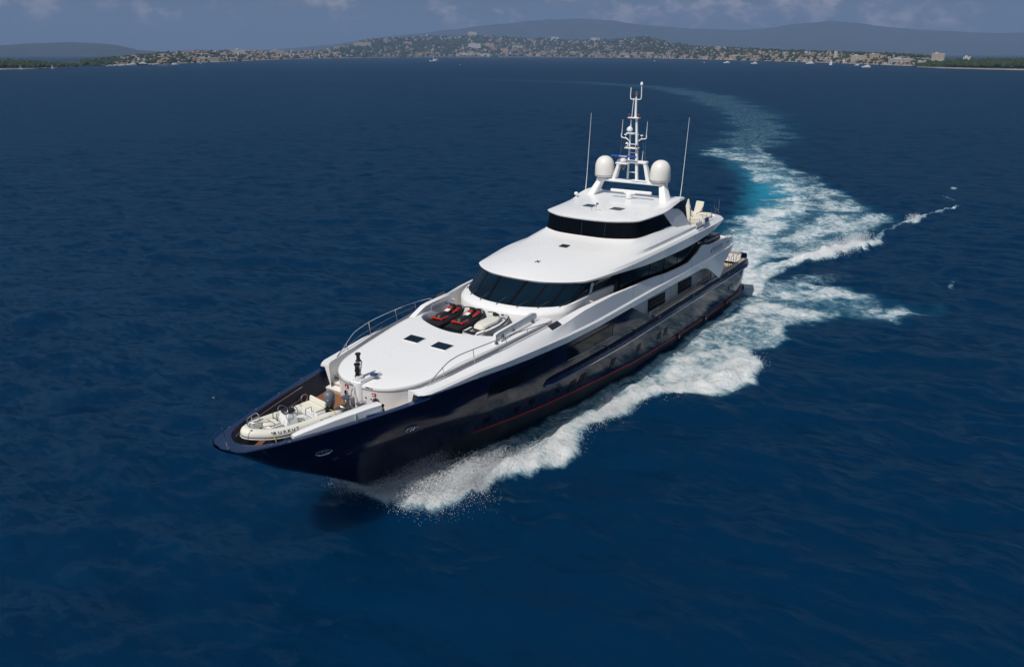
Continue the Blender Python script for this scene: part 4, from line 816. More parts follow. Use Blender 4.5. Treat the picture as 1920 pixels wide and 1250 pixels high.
b.tube(crom([(16.5, -.40, 18.4), (16.5, -.42, 17.75), (16.5, -.3, 17.62), (16.5, 0, 17.62), (16.5, .3, 17.62), (16.5, .42, 17.75), (16.5, .40, 18.5)], 4), .035, 6, WHITE)
pole = b.build('mast_pole', WHITE, yacht, sharp=40)
for v, z, z2 in ((-.97, 15.15, 16.2), (.97, 15.1, 16.15), (.75, 13.3, 14.1)):
    b = MB(); b.tube([(16.5, v, z), (16.5, v + .04, z2)], [.028, .012], 5, WHITE); b.build('whip_antenna', WHITE, pole)
for v, z in ((-.36, 16.42), (.36, 16.42), (.32, 14.3)):
    b = MB(); b.lathe([(.09, 0), (.10, .05), (.05, .07), (.05, .14), (.07, .16), (.04, .21), (0, .22)], (16.65, v, z), 10, REDL); b.build('signal_lamp', REDL, pole)
b = MB(); b.lathe([(.07, 0), (.22, .1), (.23, .18), (.18, .30), (.08, .38), (0, .4)], (16.6, -.3, 15.36), 16, WHITE); b.build('antenna_dome', WHITE, pole)
b = MB(); b.lathe([(.03, 0), (.03, .06), (.1, .1), (.1, .2), (.04, .3), (0, .32)], (16.5, .40, 18.5), 10, WHITE); b.build('antenna_dome', WHITE, pole)
for v in (-.66, .62): b = MB(); b.lathe([(.02, 0), (.02, .16), (.11, .18), (.10, .24), (0, .26)], (16.5, v, 14.95), 10, WHITE); b.build('antenna_dome', WHITE, pole)
b = MB(); b.lathe([(.05, 0), (.12, .1), (.12, .26), (.06, .34), (0, .35)], (16.7, -.42, 14.3), 10, WHITE, axis=None); b.lathe([(.075, 0), (.075, .02)], (16.81, -.42, 14.47), 10, BLACK, axis=(1, 0, 0)); b.build('camera_pod', WHITE, pole)
b = MB()
for dy in (-.12, .12): b.lathe([(.03, 0), (.05, .14), (.11, .24)], (16.9, -.45 + dy, 12.98), 10, DKSTEEL, axis=(1, 0, -.1))
b.lathe([(.03, 0), (.05, .14), (.1, .22)], (16.9, -.42, 12.8), 10, DKSTEEL, axis=(1, 0, -.1)); b.build('horn', DKSTEEL, pole)
b = MB(); b.lathe([(.12, 0), (.06, .1), (.16, .26), (.13, .42), (0, .46)], (16.45, .02, 17.72), 9, DKSTEEL); b.build('anchor_lamp', DKSTEEL, pole)
b = MB()
for y in (1, -1): b.tube([(16.5, y * .96, 14.9), (16.6, y * 1.0, 13.35)], .008, 4, GREY); b.tube([(16.5, y * .7, 14.9), (16.6, y * 1.1, 13.35)], .008, 4, GREY)
b.build('mast_stay', GREY, pole)

# ---------------------------------------------------------------- main deck recess, teak rail, stern
for y in (1, -1):
    b = MB(); U = [25.6, 22.7, 20, 16, 12, 8.2]
    b.grid([[(u, y * 3.66, 2.6) for u in U], [(u, y * 3.66, 5.5) for u in U]], WHITE)
    b.face([(25.4, y * 4.7, 5.4), (25.4, y * 3.66, 5.5), (22.9, y * 3.66, 2.7), (22.4, y * 4.66, 3.9)], WHITE)
    hs = b.build('deckhouse_wall', WHITE, yacht)
    for u0, u1 in ((17.55, 20.42), (12.5, 15.1)):
        g = MB(); g.prism([(u1, y * 3.67, 3.48), (u0, y * 3.67, 3.46), (u0 + .08, y * 3.67, 4.32), (u1 + .1, y * 3.67, 4.44)], (0, y, 0), .05, BLACKGL)
        for k in (.33, .66): g.prism([(u0 + .15, y * 3.722, 3.46 + .9 * k), (u1 - .1, y * 3.722, 3.48 + .93 * k), (u1 - .1, y * 3.722, 3.53 + .93 * k), (u0 + .15, y * 3.722, 3.51 + .9 * k)], (0, y, 0), .006, GREY)
        g.build('deckhouse_window', BLACKGL, hs, flat=True)
    for u in (16.5, 11.3): g = MB(); g.prism([(u + .02, y * 3.665, 2.9), (u - .02, y * 3.665, 2.9), (u - .02, y * 3.665, 5.2), (u + .02, y * 3.665, 5.2)], (0, y, 0), .02, SHADE); g.build('wall_joint', SHADE, hs, flat=True)
    d = MB(); d.grid([[(u, y * 4.62, 2.75) for u in (23, 14, 8, 1.4)], [(u, y * 3.4, 2.75) for u in (23, 14, 8, 1.4)]], TEAKB); d.build('aft_side_deck', TEAKB, yacht)
    t_ = MB()
    def rail(u0, u1, mm, nm_):
        t_ = MB(); U = np.linspace(u0, u1, 14); t_.grid([[(u, y * (half(u, 3.7) + .05), 3.68) for u in U], [(u, y * (half(u, 3.7) + .05), 3.77) for u in U], [(u, y * (half(u, 3.7) - .27), 3.77) for u in U], [(u, y * (half(u, 3.7) - .27), 3.6) for u in U]], mm)
        t_.grid([[(u, y * (half(u, 3.7) - .2), 2.75) for u in U], [(u, y * (half(u, 3.7) - .2), 3.62) for u in U]], WHITE); t_.build(nm_, mm, yacht)
    rail(21.6, 12.6, TEAKB, 'teak_cap_rail'); rail(12.5, 8.4, NAVYCAP, 'bulwark_cap'); rail(8.3, 2.6, TEAKB, 'teak_cap_rail')
    r = MB(); P = [(22.0, 3.82), (21.7, 4.15)]; r.tube([(22.0, y * 4.55, 3.75), (21.9, y * 4.55, 4.1), (20.6, y * 4.55, 4.05), (20.5, y * 4.55, 3.75)], .02, 5, STEEL)
    for u in (21.6, 21.2, 20.9): r.tube([(u, y * 4.55, 3.75), (u, y * 4.55, 4.08)], .014, 5, STEEL)
    r.tube([(14.9, y * 4.5, 3.78), (14.9, y * 4.5, 4.12)], .016, 5, STEEL); r.tube([(14.0, y * 4.55, 3.75), (13.9, y * 4.55, 4.25), (12.8, y * 4.55, 4.25), (12.7, y * 4.55, 3.75)], .02, 5, STEEL); r.tube([(13.3, y * 4.55, 3.75), (13.3, y * 4.55, 4.25)], .014, 5, STEEL); r.tube([(12.2, y * 4.55, 3.75), (12.2, y * 4.55, 4.3), (9.6, y * 4.55, 4.3)], .02, 5, STEEL); r.build('deck_railing', STEEL, yacht)
    r = MB()
    for a0_, a1_, hh in ((8.0, 6.1, .95), (5.9, 4.9, .85), (4.6, 2.9, .62)):
        r.tube(crom([(a0_, y * 4.5, 3.75), (a0_ - .03, y * 4.5, 3.75 + hh * .8), (a0_ - .2, y * 4.5, 3.75 + hh), (a1_ + .2, y * 4.42, 3.75 + hh), (a1_ + .03, y * 4.4, 3.75 + hh * .8), (a1_, y * 4.4, 3.75)], 4), .025, 6, STEEL); r.tube([(a0_, y * 4.5, 3.75 + hh * .45), (a1_, y * 4.4, 3.75 + hh * .45)], .016, 5, STEEL)
    r.build('deck_railing', STEEL, yacht)
b = MB(); b.face([(1.2, 4.0, 2.74), (8, 4.5, 2.74), (8, -4.5, 2.74), (1.2, -4.0, 2.74)], TEAKB); b.build('aft_deck', TEAKB, yacht)
b = MB(); b.box((1.0, 0, 3.3), (.25, 7.6, .85), m=WHITE, bev=.05); b.build('stern_bulwark', WHITE, yacht); b = MB(); b.box((1.0, 0, 3.76), (.35, 7.4, .07), m=TEAKB, bev=.02); b.build('teak_cap_rail', TEAKB, yacht); b = MB(); b.box((8.0, 0, 3.9), (.12, 7.3, 2.6), m=GLASS); b.build('saloon_door', GLASS, yacht)
# upper after deck
b = MB(); ud = [(26, 4.35), (14, 4.4), (8, 4.4), (6.2, 4.1), (5.5, 3.2), (5.3, 0)]; P = [(u, v, 0) for u, v in ud] + [(u, -v, 0) for u, v in ud[::-1][1:]]
b.grid([[(u, v, z) for u, v, _ in P] for z in (5.42, 5.5)], WHITE); b.face([(u, v, 5.5) for u, v, _ in P], TEAKB); b.face([(u, v, 5.42) for u, v, _ in P], WHITE); b.build('upper_deck', WHITE, yacht)
E_ = [(6.6, 4.1), (5.6, 3.8), (4.95, 3.0), (4.65, 1.8), (4.6, 0)]
b = MB(); b.grid([ring([(u, v, z) for u, v in E_[::-1]], 4) for z in (5.6,)] + [ring([(u - .12, v + .12 if v else 0, 5.88) for u, v in E_[::-1]], 4), ring([(u + .05, max(0, v - .05), 6.05) for u, v in E_[::-1]], 4), ring([(u + .2, max(0, v - .2), 6.02) for u, v in E_[::-1]], 4), ring([(u + .22, max(0, v - .22), 5.5) for u, v in E_[::-1]], 4)], WHITE); b.build('after_coaming', WHITE, yacht)
b = MB()
for y in (1, -1):
    for u in (12.2, 11.1, 10, 8.9, 7.8, 6.7): b.tube([(u, y * 4.42, 6.7), (u, y * 4.4, 7.0 if u > 8 else 6.95)], .016, 5, STEEL)
    b.tube([(12.2, y * 4.4, 7.0), (6.7, y * 4.4, 6.95), (6.0, y * 4.1, 6.9)], .02, 5, STEEL); b.tube([(6.4, y * 4.2, 6.4), (6.4, y * 4.2, 7.1), (5.7, y * 3.8, 7.1), (5.7, y * 3.8, 6.2)], .02, 5, STEEL)
b.build('deck_railing', STEEL, yacht)
b = MB()
for y in (1, -1):
    for u in (12.8, 11.9, 10.9, 9.9, 9.3): b.tube([(u, y * 4.24, 8.65), (u, y * 4.24, 9.25)], .014, 5, STEEL)
    b.tube([(9.3, y * 4.24, 8.6), (9.3, y * 4.24, 9.9)], .016, 5, STEEL); b.tube([(12.8, y * 4.24, 9.05), (9.3, y * 4.24, 9.05), (8.85, y * 3.7, 9.05), (8.85, y * 3.7, 9.8)], .014, 5, STEEL)
b.build('deck_railing', STEEL, yacht)
# bluish stowed gear hung on the sun deck side
b = MB(); b.box((13.5, 4.50, 8.80), (2.2, .12, .36), rot=Euler((.25, .03, 0)), m=SHADE, bev=.02); b.tube([(14.7, 4.52, 8.98), (14.6, 4.68, 8.58), (12.4, 4.66, 8.64), (12.3, 4.50, 9.06)], .03, 5, GREY)
lk = b.build('stowed_gangway', SHADE, yacht)
b = MB(); b.lathe([(.06, 0), (.24, .04), (.24, .1), (.06, .14)], (13.4, 4.56, 8.82), 16, WHITE, axis=(0, 1, .3)); b.box((12.9, 4.6, 8.9), (.9, .06, .3), rot=Euler((.25, .03, 0)), m=BLUEC); b.build('gangway_winch', WHITE, lk)

# ---------------------------------------------------------------- foredeck gear fixed to the yacht
b = MB(); b.lathe([(.30, -1.3), (.30, -.1), (.29, .05), (.20, .08), (.19, .35), (.0, .36)], (44.95, .05, 6.05), 20, WHITE)
b.prism([(45.1, -.2, 6.06), (45.1, .3, 6.06), (43.9, .45, 6.16), (43.9, .1, 6.16)], (0, 0, 1), .16, WHITE)
fmast = b.build('foremast', WHITE, yacht, sharp=40)
b = MB(); b.lathe([(.05, 0), (.16, .01), (.15, .08), (.12, .12), (.12, .28), (.14, .30), (.14, .36), (.12, .4), (.12, .56), (.16, .62), (.15, .68), (.0, .7)], (44.98, .0, 6.32), 14, BLACKGL); b.build('lamp', BLACKGL, fmast)
b = MB(); b.lathe([(.15, 0), (.09, .1), (.085, .26), (.14, .36), (.13, .40), (0, .42)], (44.9, .02, 7.1), 14, BLACK); b.tube([(44.85, .0, 6.3), (44.78, .12, 7.1)], .03, 6, WHITE); b.build('bell', BLACK, fmast)
b = MB(); b.tube(crom([(45.3, -.5, 5.55), (45.32, -.45, 5.9), (45.3, -.15, 6.02), (45.28, 0, 5.95)], 4), .03, 6, STEEL); b.tube(crom([(45.25, .0, 5.95), (45.32, .02, 5.6), (45.28, .1, 5.3), (45.32, .12, 4.85)], 4), .045, 8, SHADE); b.lathe([(.02, 0), (.14, .05), (.15, .14), (0, .2)], (45.25, -.45, 5.5), 12, STEEL, axis=(1, -.3, 0)); b.lathe([(.02, 0), (.1, .1), (.1, .2), (0, .22)], (45.35, -.25, 5.42), 10, BLUEC, axis=(1, 0, -.5)); b.build('davit_arm', STEEL, fmast)
b = MB(); b.prism([(44.55, .35, 6.32), (44.35, .35, 6.36), (44.25, .62, 6.34), (44.45, .62, 6.30)], (0, 0, 1), .06, BLUEC); b.build('blue_cover', BLUEC, fmast)
for v, zz in ((.95, 5.62), (-.75, 5.7)):
    b = MB(); u = 45.02 if v > 0 else 45.06; b.box((u - (.06 if v > 0 else .0), v, zz), (.03, .22, .16), rot=Euler((0, 0, .15 if v > 0 else -.15)), m=REDP); b.box((u - .04, v, zz), (.04, .1, .05), rot=Euler((0, 0, .15)), m=WHITE); b.build('warning_sign', REDP, trunk)
b = MB()
for v, zz in ((1.05, 5.35), (1.25, 4.98)): b.lathe([(.14, 0), (.16, .03), (.12, .05), (.10, .02), (0, .02)], (44.93 if v < 1.2 else 44.86, v, zz), 14, STEEL, axis=(1, .3, 0))
for v in (.5, .85): b.lathe([(.04, 0), (.04, .03), (0, .03)], (45.04, v, 5.4), 8, BLACK, axis=(1, .1, 0))
b.build('deck_port', STEEL, trunk)
b = MB()
for v in (-.62, .72): b.box((45.0, v, 5.93), (.08, .42, .07), rot=Euler((0, 0, .2 if v > 0 else -.2)), m=DKSTEEL, bev=.02)
b.build('courtesy_light', DKSTEEL, trunk)
def capstan(x, y, h, r, nm_, par):
    g = MB(); g.lathe([(r * 1.3, 0), (r * 1.3, .08), (r * .9, .14), (r * .72, h * .5), (r * .8, h * .8), (r * 1.15, h * .9), (r * 1.15, h), (r * .5, h + .04), (0, h + .05)], (x, y, 4.77), 18, STEEL); return g.build(nm_, STEEL, par, sharp=45)
wl = MB(); wl.box((45.95, .15, 4.90), (.9, 1.3, .28), m=DKSTEEL, bev=.06); wl.lathe([(.14, -.3), (.17, -.25), (.10, -.1), (.10, .1), (.17, .25), (.14, .3)], (46.0, .12, 5.08), 16, DKSTEEL, axis=(0, 1, 0)); wl.lathe([(.16, -.12), (.19, -.08), (.19, .08), (.16, .12)], (46.0, .65, 5.06), 16, STEEL, axis=(0, 1, 0))
for k in range(7): wl.lathe([(.05, 0), (.07, .06), (.03, .2)], (45.6 + .12 * k, -.35 + .17 * k, 5.02), 7, STEEL)
wl = wl.build('windlass', DKSTEEL, yacht, sharp=40)
capstan(45.45, -.35, .62, .24, 'capstan', wl); capstan(45.55, .70, .62, .22, 'capstan', wl)
g = MB()
for k in range(9): g.tube([(46.2 + .16 * k, .3 - .02 * k, 4.83), (46.32 + .16 * k, .3 - .02 * k, 4.83)], .05, 6, DKSTEEL)
for k in range(9): g.tube([(46.2 + .16 * k, -.1 - .02 * k, 4.83), (46.32 + .16 * k, -.1 - .02 * k, 4.83)], .05, 6, DKSTEEL)
g.build('anchor_chain', DKSTEEL, wl)
g = MB(); g.lathe([(.38, 0), (.42, .1), (.40, .42), (.3, .5), (0, .52)], (46.75, .95, 4.76), 16, BLUEC); g.build('winch_cover', BLUEC, yacht)
# white tender crane folded along the port bulwark
A_ = Vector((50.15, 1.35, 5.80)); B_ = Vector((46.15, 2.45, 5.80)); D = (B_ - A_).normalized(); S_ = Vector((-D.y, D.x, 0)); 
if S_.y < 0: S_ = -S_
g = MB(); rows = []
for k, hb, ht_, wd in ((0, -.12, .06, .13), (.12, -.15, .14, .19), (.45, -.18, .24, .22), (.85, -.2, .30, .24), (1.0, -.05, .28, .22)):
    p = A_ + (B_ - A_) * k; rows.append([p - S_ * wd + Vector((0, 0, hb)), p + S_ * wd + Vector((0, 0, hb)), p + S_ * wd + Vector((0, 0, ht_ - .04)), p + S_ * (wd - .05) + Vector((0, 0, ht_)), p - S_ * (wd - .05) + Vector((0, 0, ht_)), p - S_ * wd + Vector((0, 0, ht_ - .04))])
g.grid(rows, WHITE, cu=True); g.face(rows[0], WHITE); g.face(rows[-1], WHITE)
crane = g.build('tender_crane', WHITE, yacht, sharp=40)
g = MB(); q0 = A_ + (B_ - A_) * .80 + S_ * .25; q1 = B_ + S_ * .28 + Vector((0, 0, .2)); g.tube([q0 + Vector((0, 0, .0)), q1 - Vector((0, 0, .25))], .05, 8, STEEL); g.box(q0 + D * -.5 + Vector((0, 0, .05)), (.06, .03, .36), m=SHADE); g.lathe([(.09, -.02), (.09, .02)], B_ + D * .05 + S_ * .2 + Vector((0, 0, .18)), 10, BLACK, axis=S_); g.lathe([(.09, -.02), (.09, .02)], B_ + D * .05 + S_ * .2 + Vector((0, 0, -.08)), 10, BLACK, axis=S_); g.build('crane_ram', STEEL, crane)
g = MB(); g.lathe([(.28, 4.75), (.26, 5.6), (0, 5.62)], (46.25, 2.2, 0), 14, WHITE); g.build('crane_base', WHITE, crane)

# ================================================================ THINGS CARRIED ON THE YACHT
# inflatable tender on the foredeck
tn = thing('inflatable_tender', 'cream inflatable tender with grey outboard motor, lashed on the bow deck of the yacht', 'dinghy', (49.25, .05, 5.66), R(-8.5))
half_tube = [(-2.0, .80, .02), (-1.2, .82, .0), (-.3, .82, .02), (.5, .78, .06), (1.1, .66, .12), (1.55, .44, .19), (1.85, .20, .25), (1.94, 0, .27)]
hp = crom(half_tube, 5); full = hp + [mir(p) for p in hp[::-1][1:]]
n_ = len(full); rad = [.245 if i > 3 and i < n_ - 4 else .245 * (.62 + .38 * min(1, min(i, n_ - 1 - i) / 3.5)) for i in range(n_)]
b = MB(); b.tube(full, rad, 14, CREAM)
for y in (1, -1): b.lathe([(.152, 0), (.11, .14), (0, .2)], (-2.0, y * .8, .02), 12, CREAM, axis=(-1, 0, 0))
tube_o = b.build('buoyancy_tube', CREAM, tn, sharp=60)
b = MB()
for dz, m_, r_ in ((-.03, BLACK, .022), (-.085, WHITE, .03)):
    P = []
    for i, p in enumerate(full):
        a = Vector(full[max(0, i - 1)]); c = Vector(full[min(n_ - 1, i + 1)]); t_ = (c - a).normalized(); o_ = Vector((0, 0, 1)).cross(t_) * -1; o_.normalize()
        if Vector((p[0] + .5, p[1], 0)).dot(o_) < 0: o_ = -o_
        P.append(Vector(p) + o_ * (rad[i] - .002) + Vector((0, 0, dz - .02)))
    b.tube(P, r_, 5, m_)
b.build('rubbing_strake', BLACK, tube_o)
b = MB(); rows = []
for x, w, d in ((-1.95, .62, -.42), (-1.0, .64, -.46), (0, .62, -.44), (.8, .52, -.34), (1.35, .32, -.16), (1.75, .08, .05)): rows.append([(x, w, -.05 + max(0, d + .46) * .5), (x, w * .8, d * .55), (x, 0, d), (x, -w * .8, d * .55), (x, -w, -.05 + max(0, d + .46) * .5)])
b.grid(rows, NAVY); b.face(rows[0], NAVY); b.build('boat_hull', NAVY, tn)
b = MB(); b.face([(-1.9, .62, -.12), (1.0, .5, -.04), (1.5, .2, .05), (1.5, -.2, .05), (1.0, -.5, -.04), (-1.9, -.62, -.12)], SHADE); b.build('boat_floor', SHADE, tn)
b = MB(); b.grid([[(-.25, -.36, -.1), (.32, -.34, -.1), (.32, .34, -.1), (-.25, .36, -.1)], [(-.22, -.34, .35), (.24, -.31, .35), (.24, .31, .35), (-.22, .34, .35)], [(-.18, -.28, .52), (.12, -.25, .58), (.12, .25, .58), (-.18, .28, .52)]], WHITE, cu=True)
b.face([(-.18, -.28, .52), (.12, -.25, .58), (.12, .25, .58), (-.18, .28, .52)], WHITE); cs = b.build('steering_console', WHITE, tn, sharp=50)
b = MB(); b.lathe([(.0, .1), (.24, .07), (.30, .0), (.28, -.03)], (-.02, 0, .60), 16, BLACK); b.build('instrument_cover', BLACK, cs)
b = MB(); b.tube([(-.38 + .02 * math.sin(a), .19 * math.cos(a), .50 + .19 * math.sin(a)) for a in np.linspace(0, 6.28, 16, endpoint=False)], .018, 6, BLACKGL, closed=True); b.tube([(-.38, 0, .5), (-.2, 0, .46)], .03, 6, DKSTEEL); b.build('steering_wheel', BLACKGL, cs)
b = MB(); b.tube(crom([(.2, .33, .2), (.28, .33, .55), (.18, .33, .78), (.1, 0, .84), (.18, -.33, .78), (.28, -.33, .55), (.2, -.33, .2)], 3), .016, 5, STEEL); b.build('grab_rail', STEEL, cs)
b = MB(); b.box((.78, 0, .14), (.62, .66, .34), m=WHITE, bev=.06); b.box((.80, 0, .33), (.56, .6, .07), m=CUSH, bev=.03); b.tube([(.56, -.3, .38), (.56, .3, .38)], .014, 5, BLACK); b.tube([(.82, -.3, .38), (.82, .3, .38)], .014, 5, BLACK)
for y in (.12, -.2): b.tube([(.6, y, .36), (.58, y, .72)], .018, 5, BLACK)
b.build('bow_seat', WHITE, tn)
b = MB(); b.box((-1.25, 0, .14), (.55, 1.25, .42), m=WHITE, bev=.07); b.box((-1.22, 0, .38), (.5, 1.2, .08), m=CUSH, bev=.03); b.box((-1.52, 0, .52), (.1, 1.2, .26), rot=Euler((0, -.15, 0)), m=CUSH, bev=.03); b.build('stern_bench', CUSH, tn)
b = MB()
for y in (.46, -.46): b.tube([(-.9, y, .35), (-.88, y, .62), (-.6, y, .62), (-.58, y, .35)], .016, 5, BLACK)
b.build('seat_handle', BLACK, tn)
b = MB()
for z in (.50, .68): b.tube(crom([(1.0, .60, .32), (1.1, .60, z), (1.6, .38, z + .04), (1.86, 0, z + .07), (1.6, -.38, z + .04), (1.1, -.60, z), (1.0, -.60, .32)], 4), .018, 5, STEEL)
for x, y in ((1.45, .44), (1.45, -.44), (1.84, 0)): b.tube([(x, y, .35), (x, y, .73)], .014, 5, STEEL)
b.build('bow_rail', STEEL, tn)
b = MB()
for x in (1.28, -.30, -1.72):
    b.tube(crom([(x, 1.05, -.2), (x, 1.09, .05), (x, .82, .26), (x + (.1 if x > 0 else 0), .3, .18 if x < 0 else .42), (x, -.3, .18 if x < 0 else .42), (x, -.82, .26), (x, -1.09, .05), (x, -1.05, -.2)], 3), .018, 4, YELL)
b.build('lashing_strap', YELL, tn)
b = MB(); b.lathe([(.14, -.5), (.19, -.3), (.25, -.1), (.27, .1), (.25, .28), (.16, .38), (0, .41)], (-2.12, 0, .42), 14, GREY); cw = b.build('outboard_motor', GREY, tn, sharp=60)
b = MB(); b.box((-2.1, 0, -.1), (.3, .2, .5), m=BLACK, bev=.05); b.box((-2.2, 0, -.48), (.22, .1, .5), m=BLACK, bev=.03); b.box((-2.02, 0, .05), (.2, .5, .3), m=BLACK, bev=.03); b.build('motor_bracket', BLACK, cw)
b = MB(); b.lathe([(.262, 0), (.276, .02), (.262, .04)], (-2.12, 0, .46), 14, STEEL); b.build('motor_trim', STEEL, cw)
def letters(body, size, path_x0, step, zc, name, y=1):
    g = MB(); dg = bpy.context.evaluated_depsgraph_get()
    for i, ch in enumerate(body):
        cu = bpy.data.curves.new('glyph', 'FONT'); cu.body = ch; cu.size = size; cu.extrude = .004; cu.align_x = 'CENTER'; cu.resolution_u = 3; cu.offset = size * .016
        tob = bpy.data.objects.new('glyph', cu); COL.objects.link(tob); dg.update(); me_ = bpy.data.meshes.new_from_object(tob.evaluated_get(dg))
        x = path_x0 - i * step * y; k = max(q for q in range(len(hp)) if hp[q][0] <= x); a_, c_ = Vector(hp[k]), Vector(hp[k + 1]); p = a_.lerp(c_, (x - a_.x) / (c_.x - a_.x)); t_ = (a_ - c_).normalized()
        nrm = Vector((-t_.y, t_.x, 0)); nrm = nrm if nrm.y > 0 else -nrm
        if y < 0: p.y = -p.y; nrm.y = -nrm.y; t_ = -Vector((t_.x, -t_.y, t_.z))
        el = .62; N_ = nrm * math.cos(el) + Vector((0, 0, math.sin(el))); U_ = N_.cross(t_); U_ = U_ if U_.z > 0 else -U_
        o_ = p + N_ * .249; b0 = len(g.v)
        for v in me_.vertices: g.v.append(tuple(o_ + t_ * (v.co.x) + U_ * (v.co.y * .72 - size * .25) + N_ * v.co.z))
        for f in me_.polygons: g.f.append(tuple(b0 + w for w in f.vertices)); g.mi.append(0)
        bpy.data.objects.remove(tob); bpy.data.curves.remove(cu)
    g.m = [BLACKGL]; return g.build(name, BLACKGL, tube_o, flat=True)
letters('BURKUT', .22, 1.10, .185, 0, 'boat_name'); letters('BALTICA', .11, -.95, .085, 0, 'boat_lettering')
letters('BURKUT', .27, .03, .19, 0, 'boat_name', -1)
g = MB()
for a in (-1, 1): g.box((1.22, .815, .27), (.2, .02, .03), rot=Euler((.6, .55 * a, -.35)), m=GREY)
g.build('emblem', GREY, tube_o)
b = MB()
for x in (-1.0, .7): b.box((x, 0, -.62), (.12, 1.1, .26), m=GREY, bev=.02); b.box((x, .5, -.45), (.12, .14, .4), m=GREY, bev=.02); b.box((x, -.5, -.45), (.12, .14, .4), m=GREY, bev=.02)
b.build('boat_cradle', GREY, tn)

# water scooters in the well (their bows point aft)
def scooter(label, hullm, deckm, accent, patch, loc, rz, covered):
    t = thing('water_scooter', label, 'jet ski', loc, rz, 'water scooters in the deck well')
    b = MB(); rows = []
    for x, w, zb, zt in ((-1.6, .50, .16, .46), (-1.5, .55, .06, .48), (-.6, .57, .02, .50), (.4, .55, .02, .55), (1.1, .40, .10, .62), (1.5, .20, .28, .68), (1.66, .03, .48, .70)):
        rows.append([(x, w, zt), (x, w * 1.04, zt - .10), (x, w * .8, zb + .12), (x, 0, zb), (x, -w * .8, zb + .12), (x, -w * 1.04, zt - .10), (x, -w, zt)])
    b.grid(rows, hullm); b.face(rows[0], hullm); b.build('hull', hullm, t)
    b = MB(); rows = []
    for x, w, zt, h in ((-1.6, .48, .46, .02), (-1.0, .54, .49, .03), (-.9, .52, .50, .05), (-.3, .54, .52, .06), (.3, .52, .56, .12), (.8, .44, .62, .22), (1.2, .32, .66, .2), (1.5, .16, .69, .1), (1.64, .02, .70, .02)):
        rows.append([(x, w, zt), (x, w * .85, zt + .05), (x, w * .4, zt + h + .02), (x, 0, zt + h + .03), (x, -w * .4, zt + h + .02), (x, -w * .85, zt + .05), (x, -w, zt)])
    b.grid(rows, deckm, mf=(lambda i, j: (BLACK if (i < 3 and j in (1, 2, 3, 4)) else WHITE) if covered else (BLACK if (i < 3 or (j in (1, 4) and i < 5)) else deckm))); b.build('deck', deckm, t, sharp=40)
    b = MB(); b.tube([(p[0], p[1] * 1.02, p[2] - .04) for p in [(-1.62, .5, .46), (-.6, .58, .5), (.4, .56, .56), (1.1, .41, .64), (1.5, .21, .7), (1.67, 0, .72), (1.5, -.21, .7), (1.1, -.41, .64), (.4, -.56, .56), (-.6, -.58, .5), (-1.62, -.5, .46)]], .025, 5, BLACK); b.build('bumper', BLACK, t)
    seatm = CUSH if covered else BLACK; sw = 1.35 if covered else 1.0
    b = MB(); rows = []
    for x, w, z0, z1 in ((-.95, .16, .5, .66), (-.8, .22, .5, .84), (-.35, .20, .5, .84), (-.05, .18, .52, .80), (.3, .20, .54, .88), (.5, .18, .6, .98)): rows.append([(x, w * 1.3 * sw, z0), (x, w * 1.1 * sw, z1 - .14), (x, w * .7 * sw, z1 - (.06 if covered else 0)), (x, -w * .7 * sw, z1 - (.06 if covered else 0)), (x, -w * 1.1 * sw, z1 - .14), (x, -w * 1.3 * sw, z0)])
    b.grid(rows, seatm, mf=None if covered else (lambda i, j: GREY if (j in (0, 4) and i < 3) else BLACK)); b.face(rows[0], seatm); b.face(rows[-1], seatm); st = b.build('seat', seatm, t, sharp=50)
    if patch:
        g = MB(); g.box((.08, 0, .875), (.30, .28, .02), rot=Euler((0, -.2, 0)), m=WHITE); g.build('seat_patch', WHITE, st)
    b = MB()
    for y in (1, -1):
        if accent:
            b.prism([(-1.0, y * .30, .60), (-.98, y * .30, .70), (-.55, y * .30, .66), (-.2, y * .28, .60), (-.55, y * .31, .56)], (0, y, 0), .08, accent)
            b.prism([(.15, y * .30, .72), (.2, y * .28, .80), (.75, y * .25, .90), (1.0, y * .27, .84), (.7, y * .32, .77)], (0, y, 0), .07, accent)
    if accent: b.box((-1.0, 0, .68), (.08, .62, .08), m=accent, bev=.02); b.box((.40, 0, .95), (.14, .26, .05), rot=Euler((0, -.35, 0)), m=accent, bev=.02)
    else:
        b.prism([(-1.55, .5, .50), (-.9, .55, .54), (-.9, .40, .56), (-1.4, .34, .54)], (0, 0, 1), .02, WHITE); b.prism([(-1.55, -.5, .50), (-.9, -.55, .54), (-.9, -.40, .56), (-1.4, -.34, .54)], (0, 0, 1), .02, WHITE)
    b.build('side_panel', accent or WHITE, t, flat=True)
    b = MB(); b.box((.62, 0, .98), (.34, .3, .22), rot=Euler((0, .4, 0)), m=BLACK, bev=.06); b.tube(crom([(.42, .42, 1.12), (.48, .2, 1.14), (.6, 0, 1.10), (.48, -.2, 1.14), (.42, -.42, 1.12)], 3), .028, 6, BLACK); hb = b.build('handlebar', BLACK, t)
    b = MB()
    for y in (1, -1): b.box((.85, y * .30, .98), (.16, .16, .09), rot=Euler((0, .3, 0)), m=BLACKGL, bev=.03)
    b.build('mirror', BLACKGL, hb)
    b = MB()
    for x, y in ((-1.35, .0),): b.lathe([(.045, 0), (.045, .03), (0, .035)], (x, y, .49), 8, STEEL)
    b.build('deck_fitting', STEEL, t); b = MB(); b.tube([(-1.5, .2, .5), (-1.5, .2, .58), (-1.5, -.2, .58), (-1.5, -.2, .5)], .018, 5, BLACK); b.build('boarding_handle', BLACK, t)
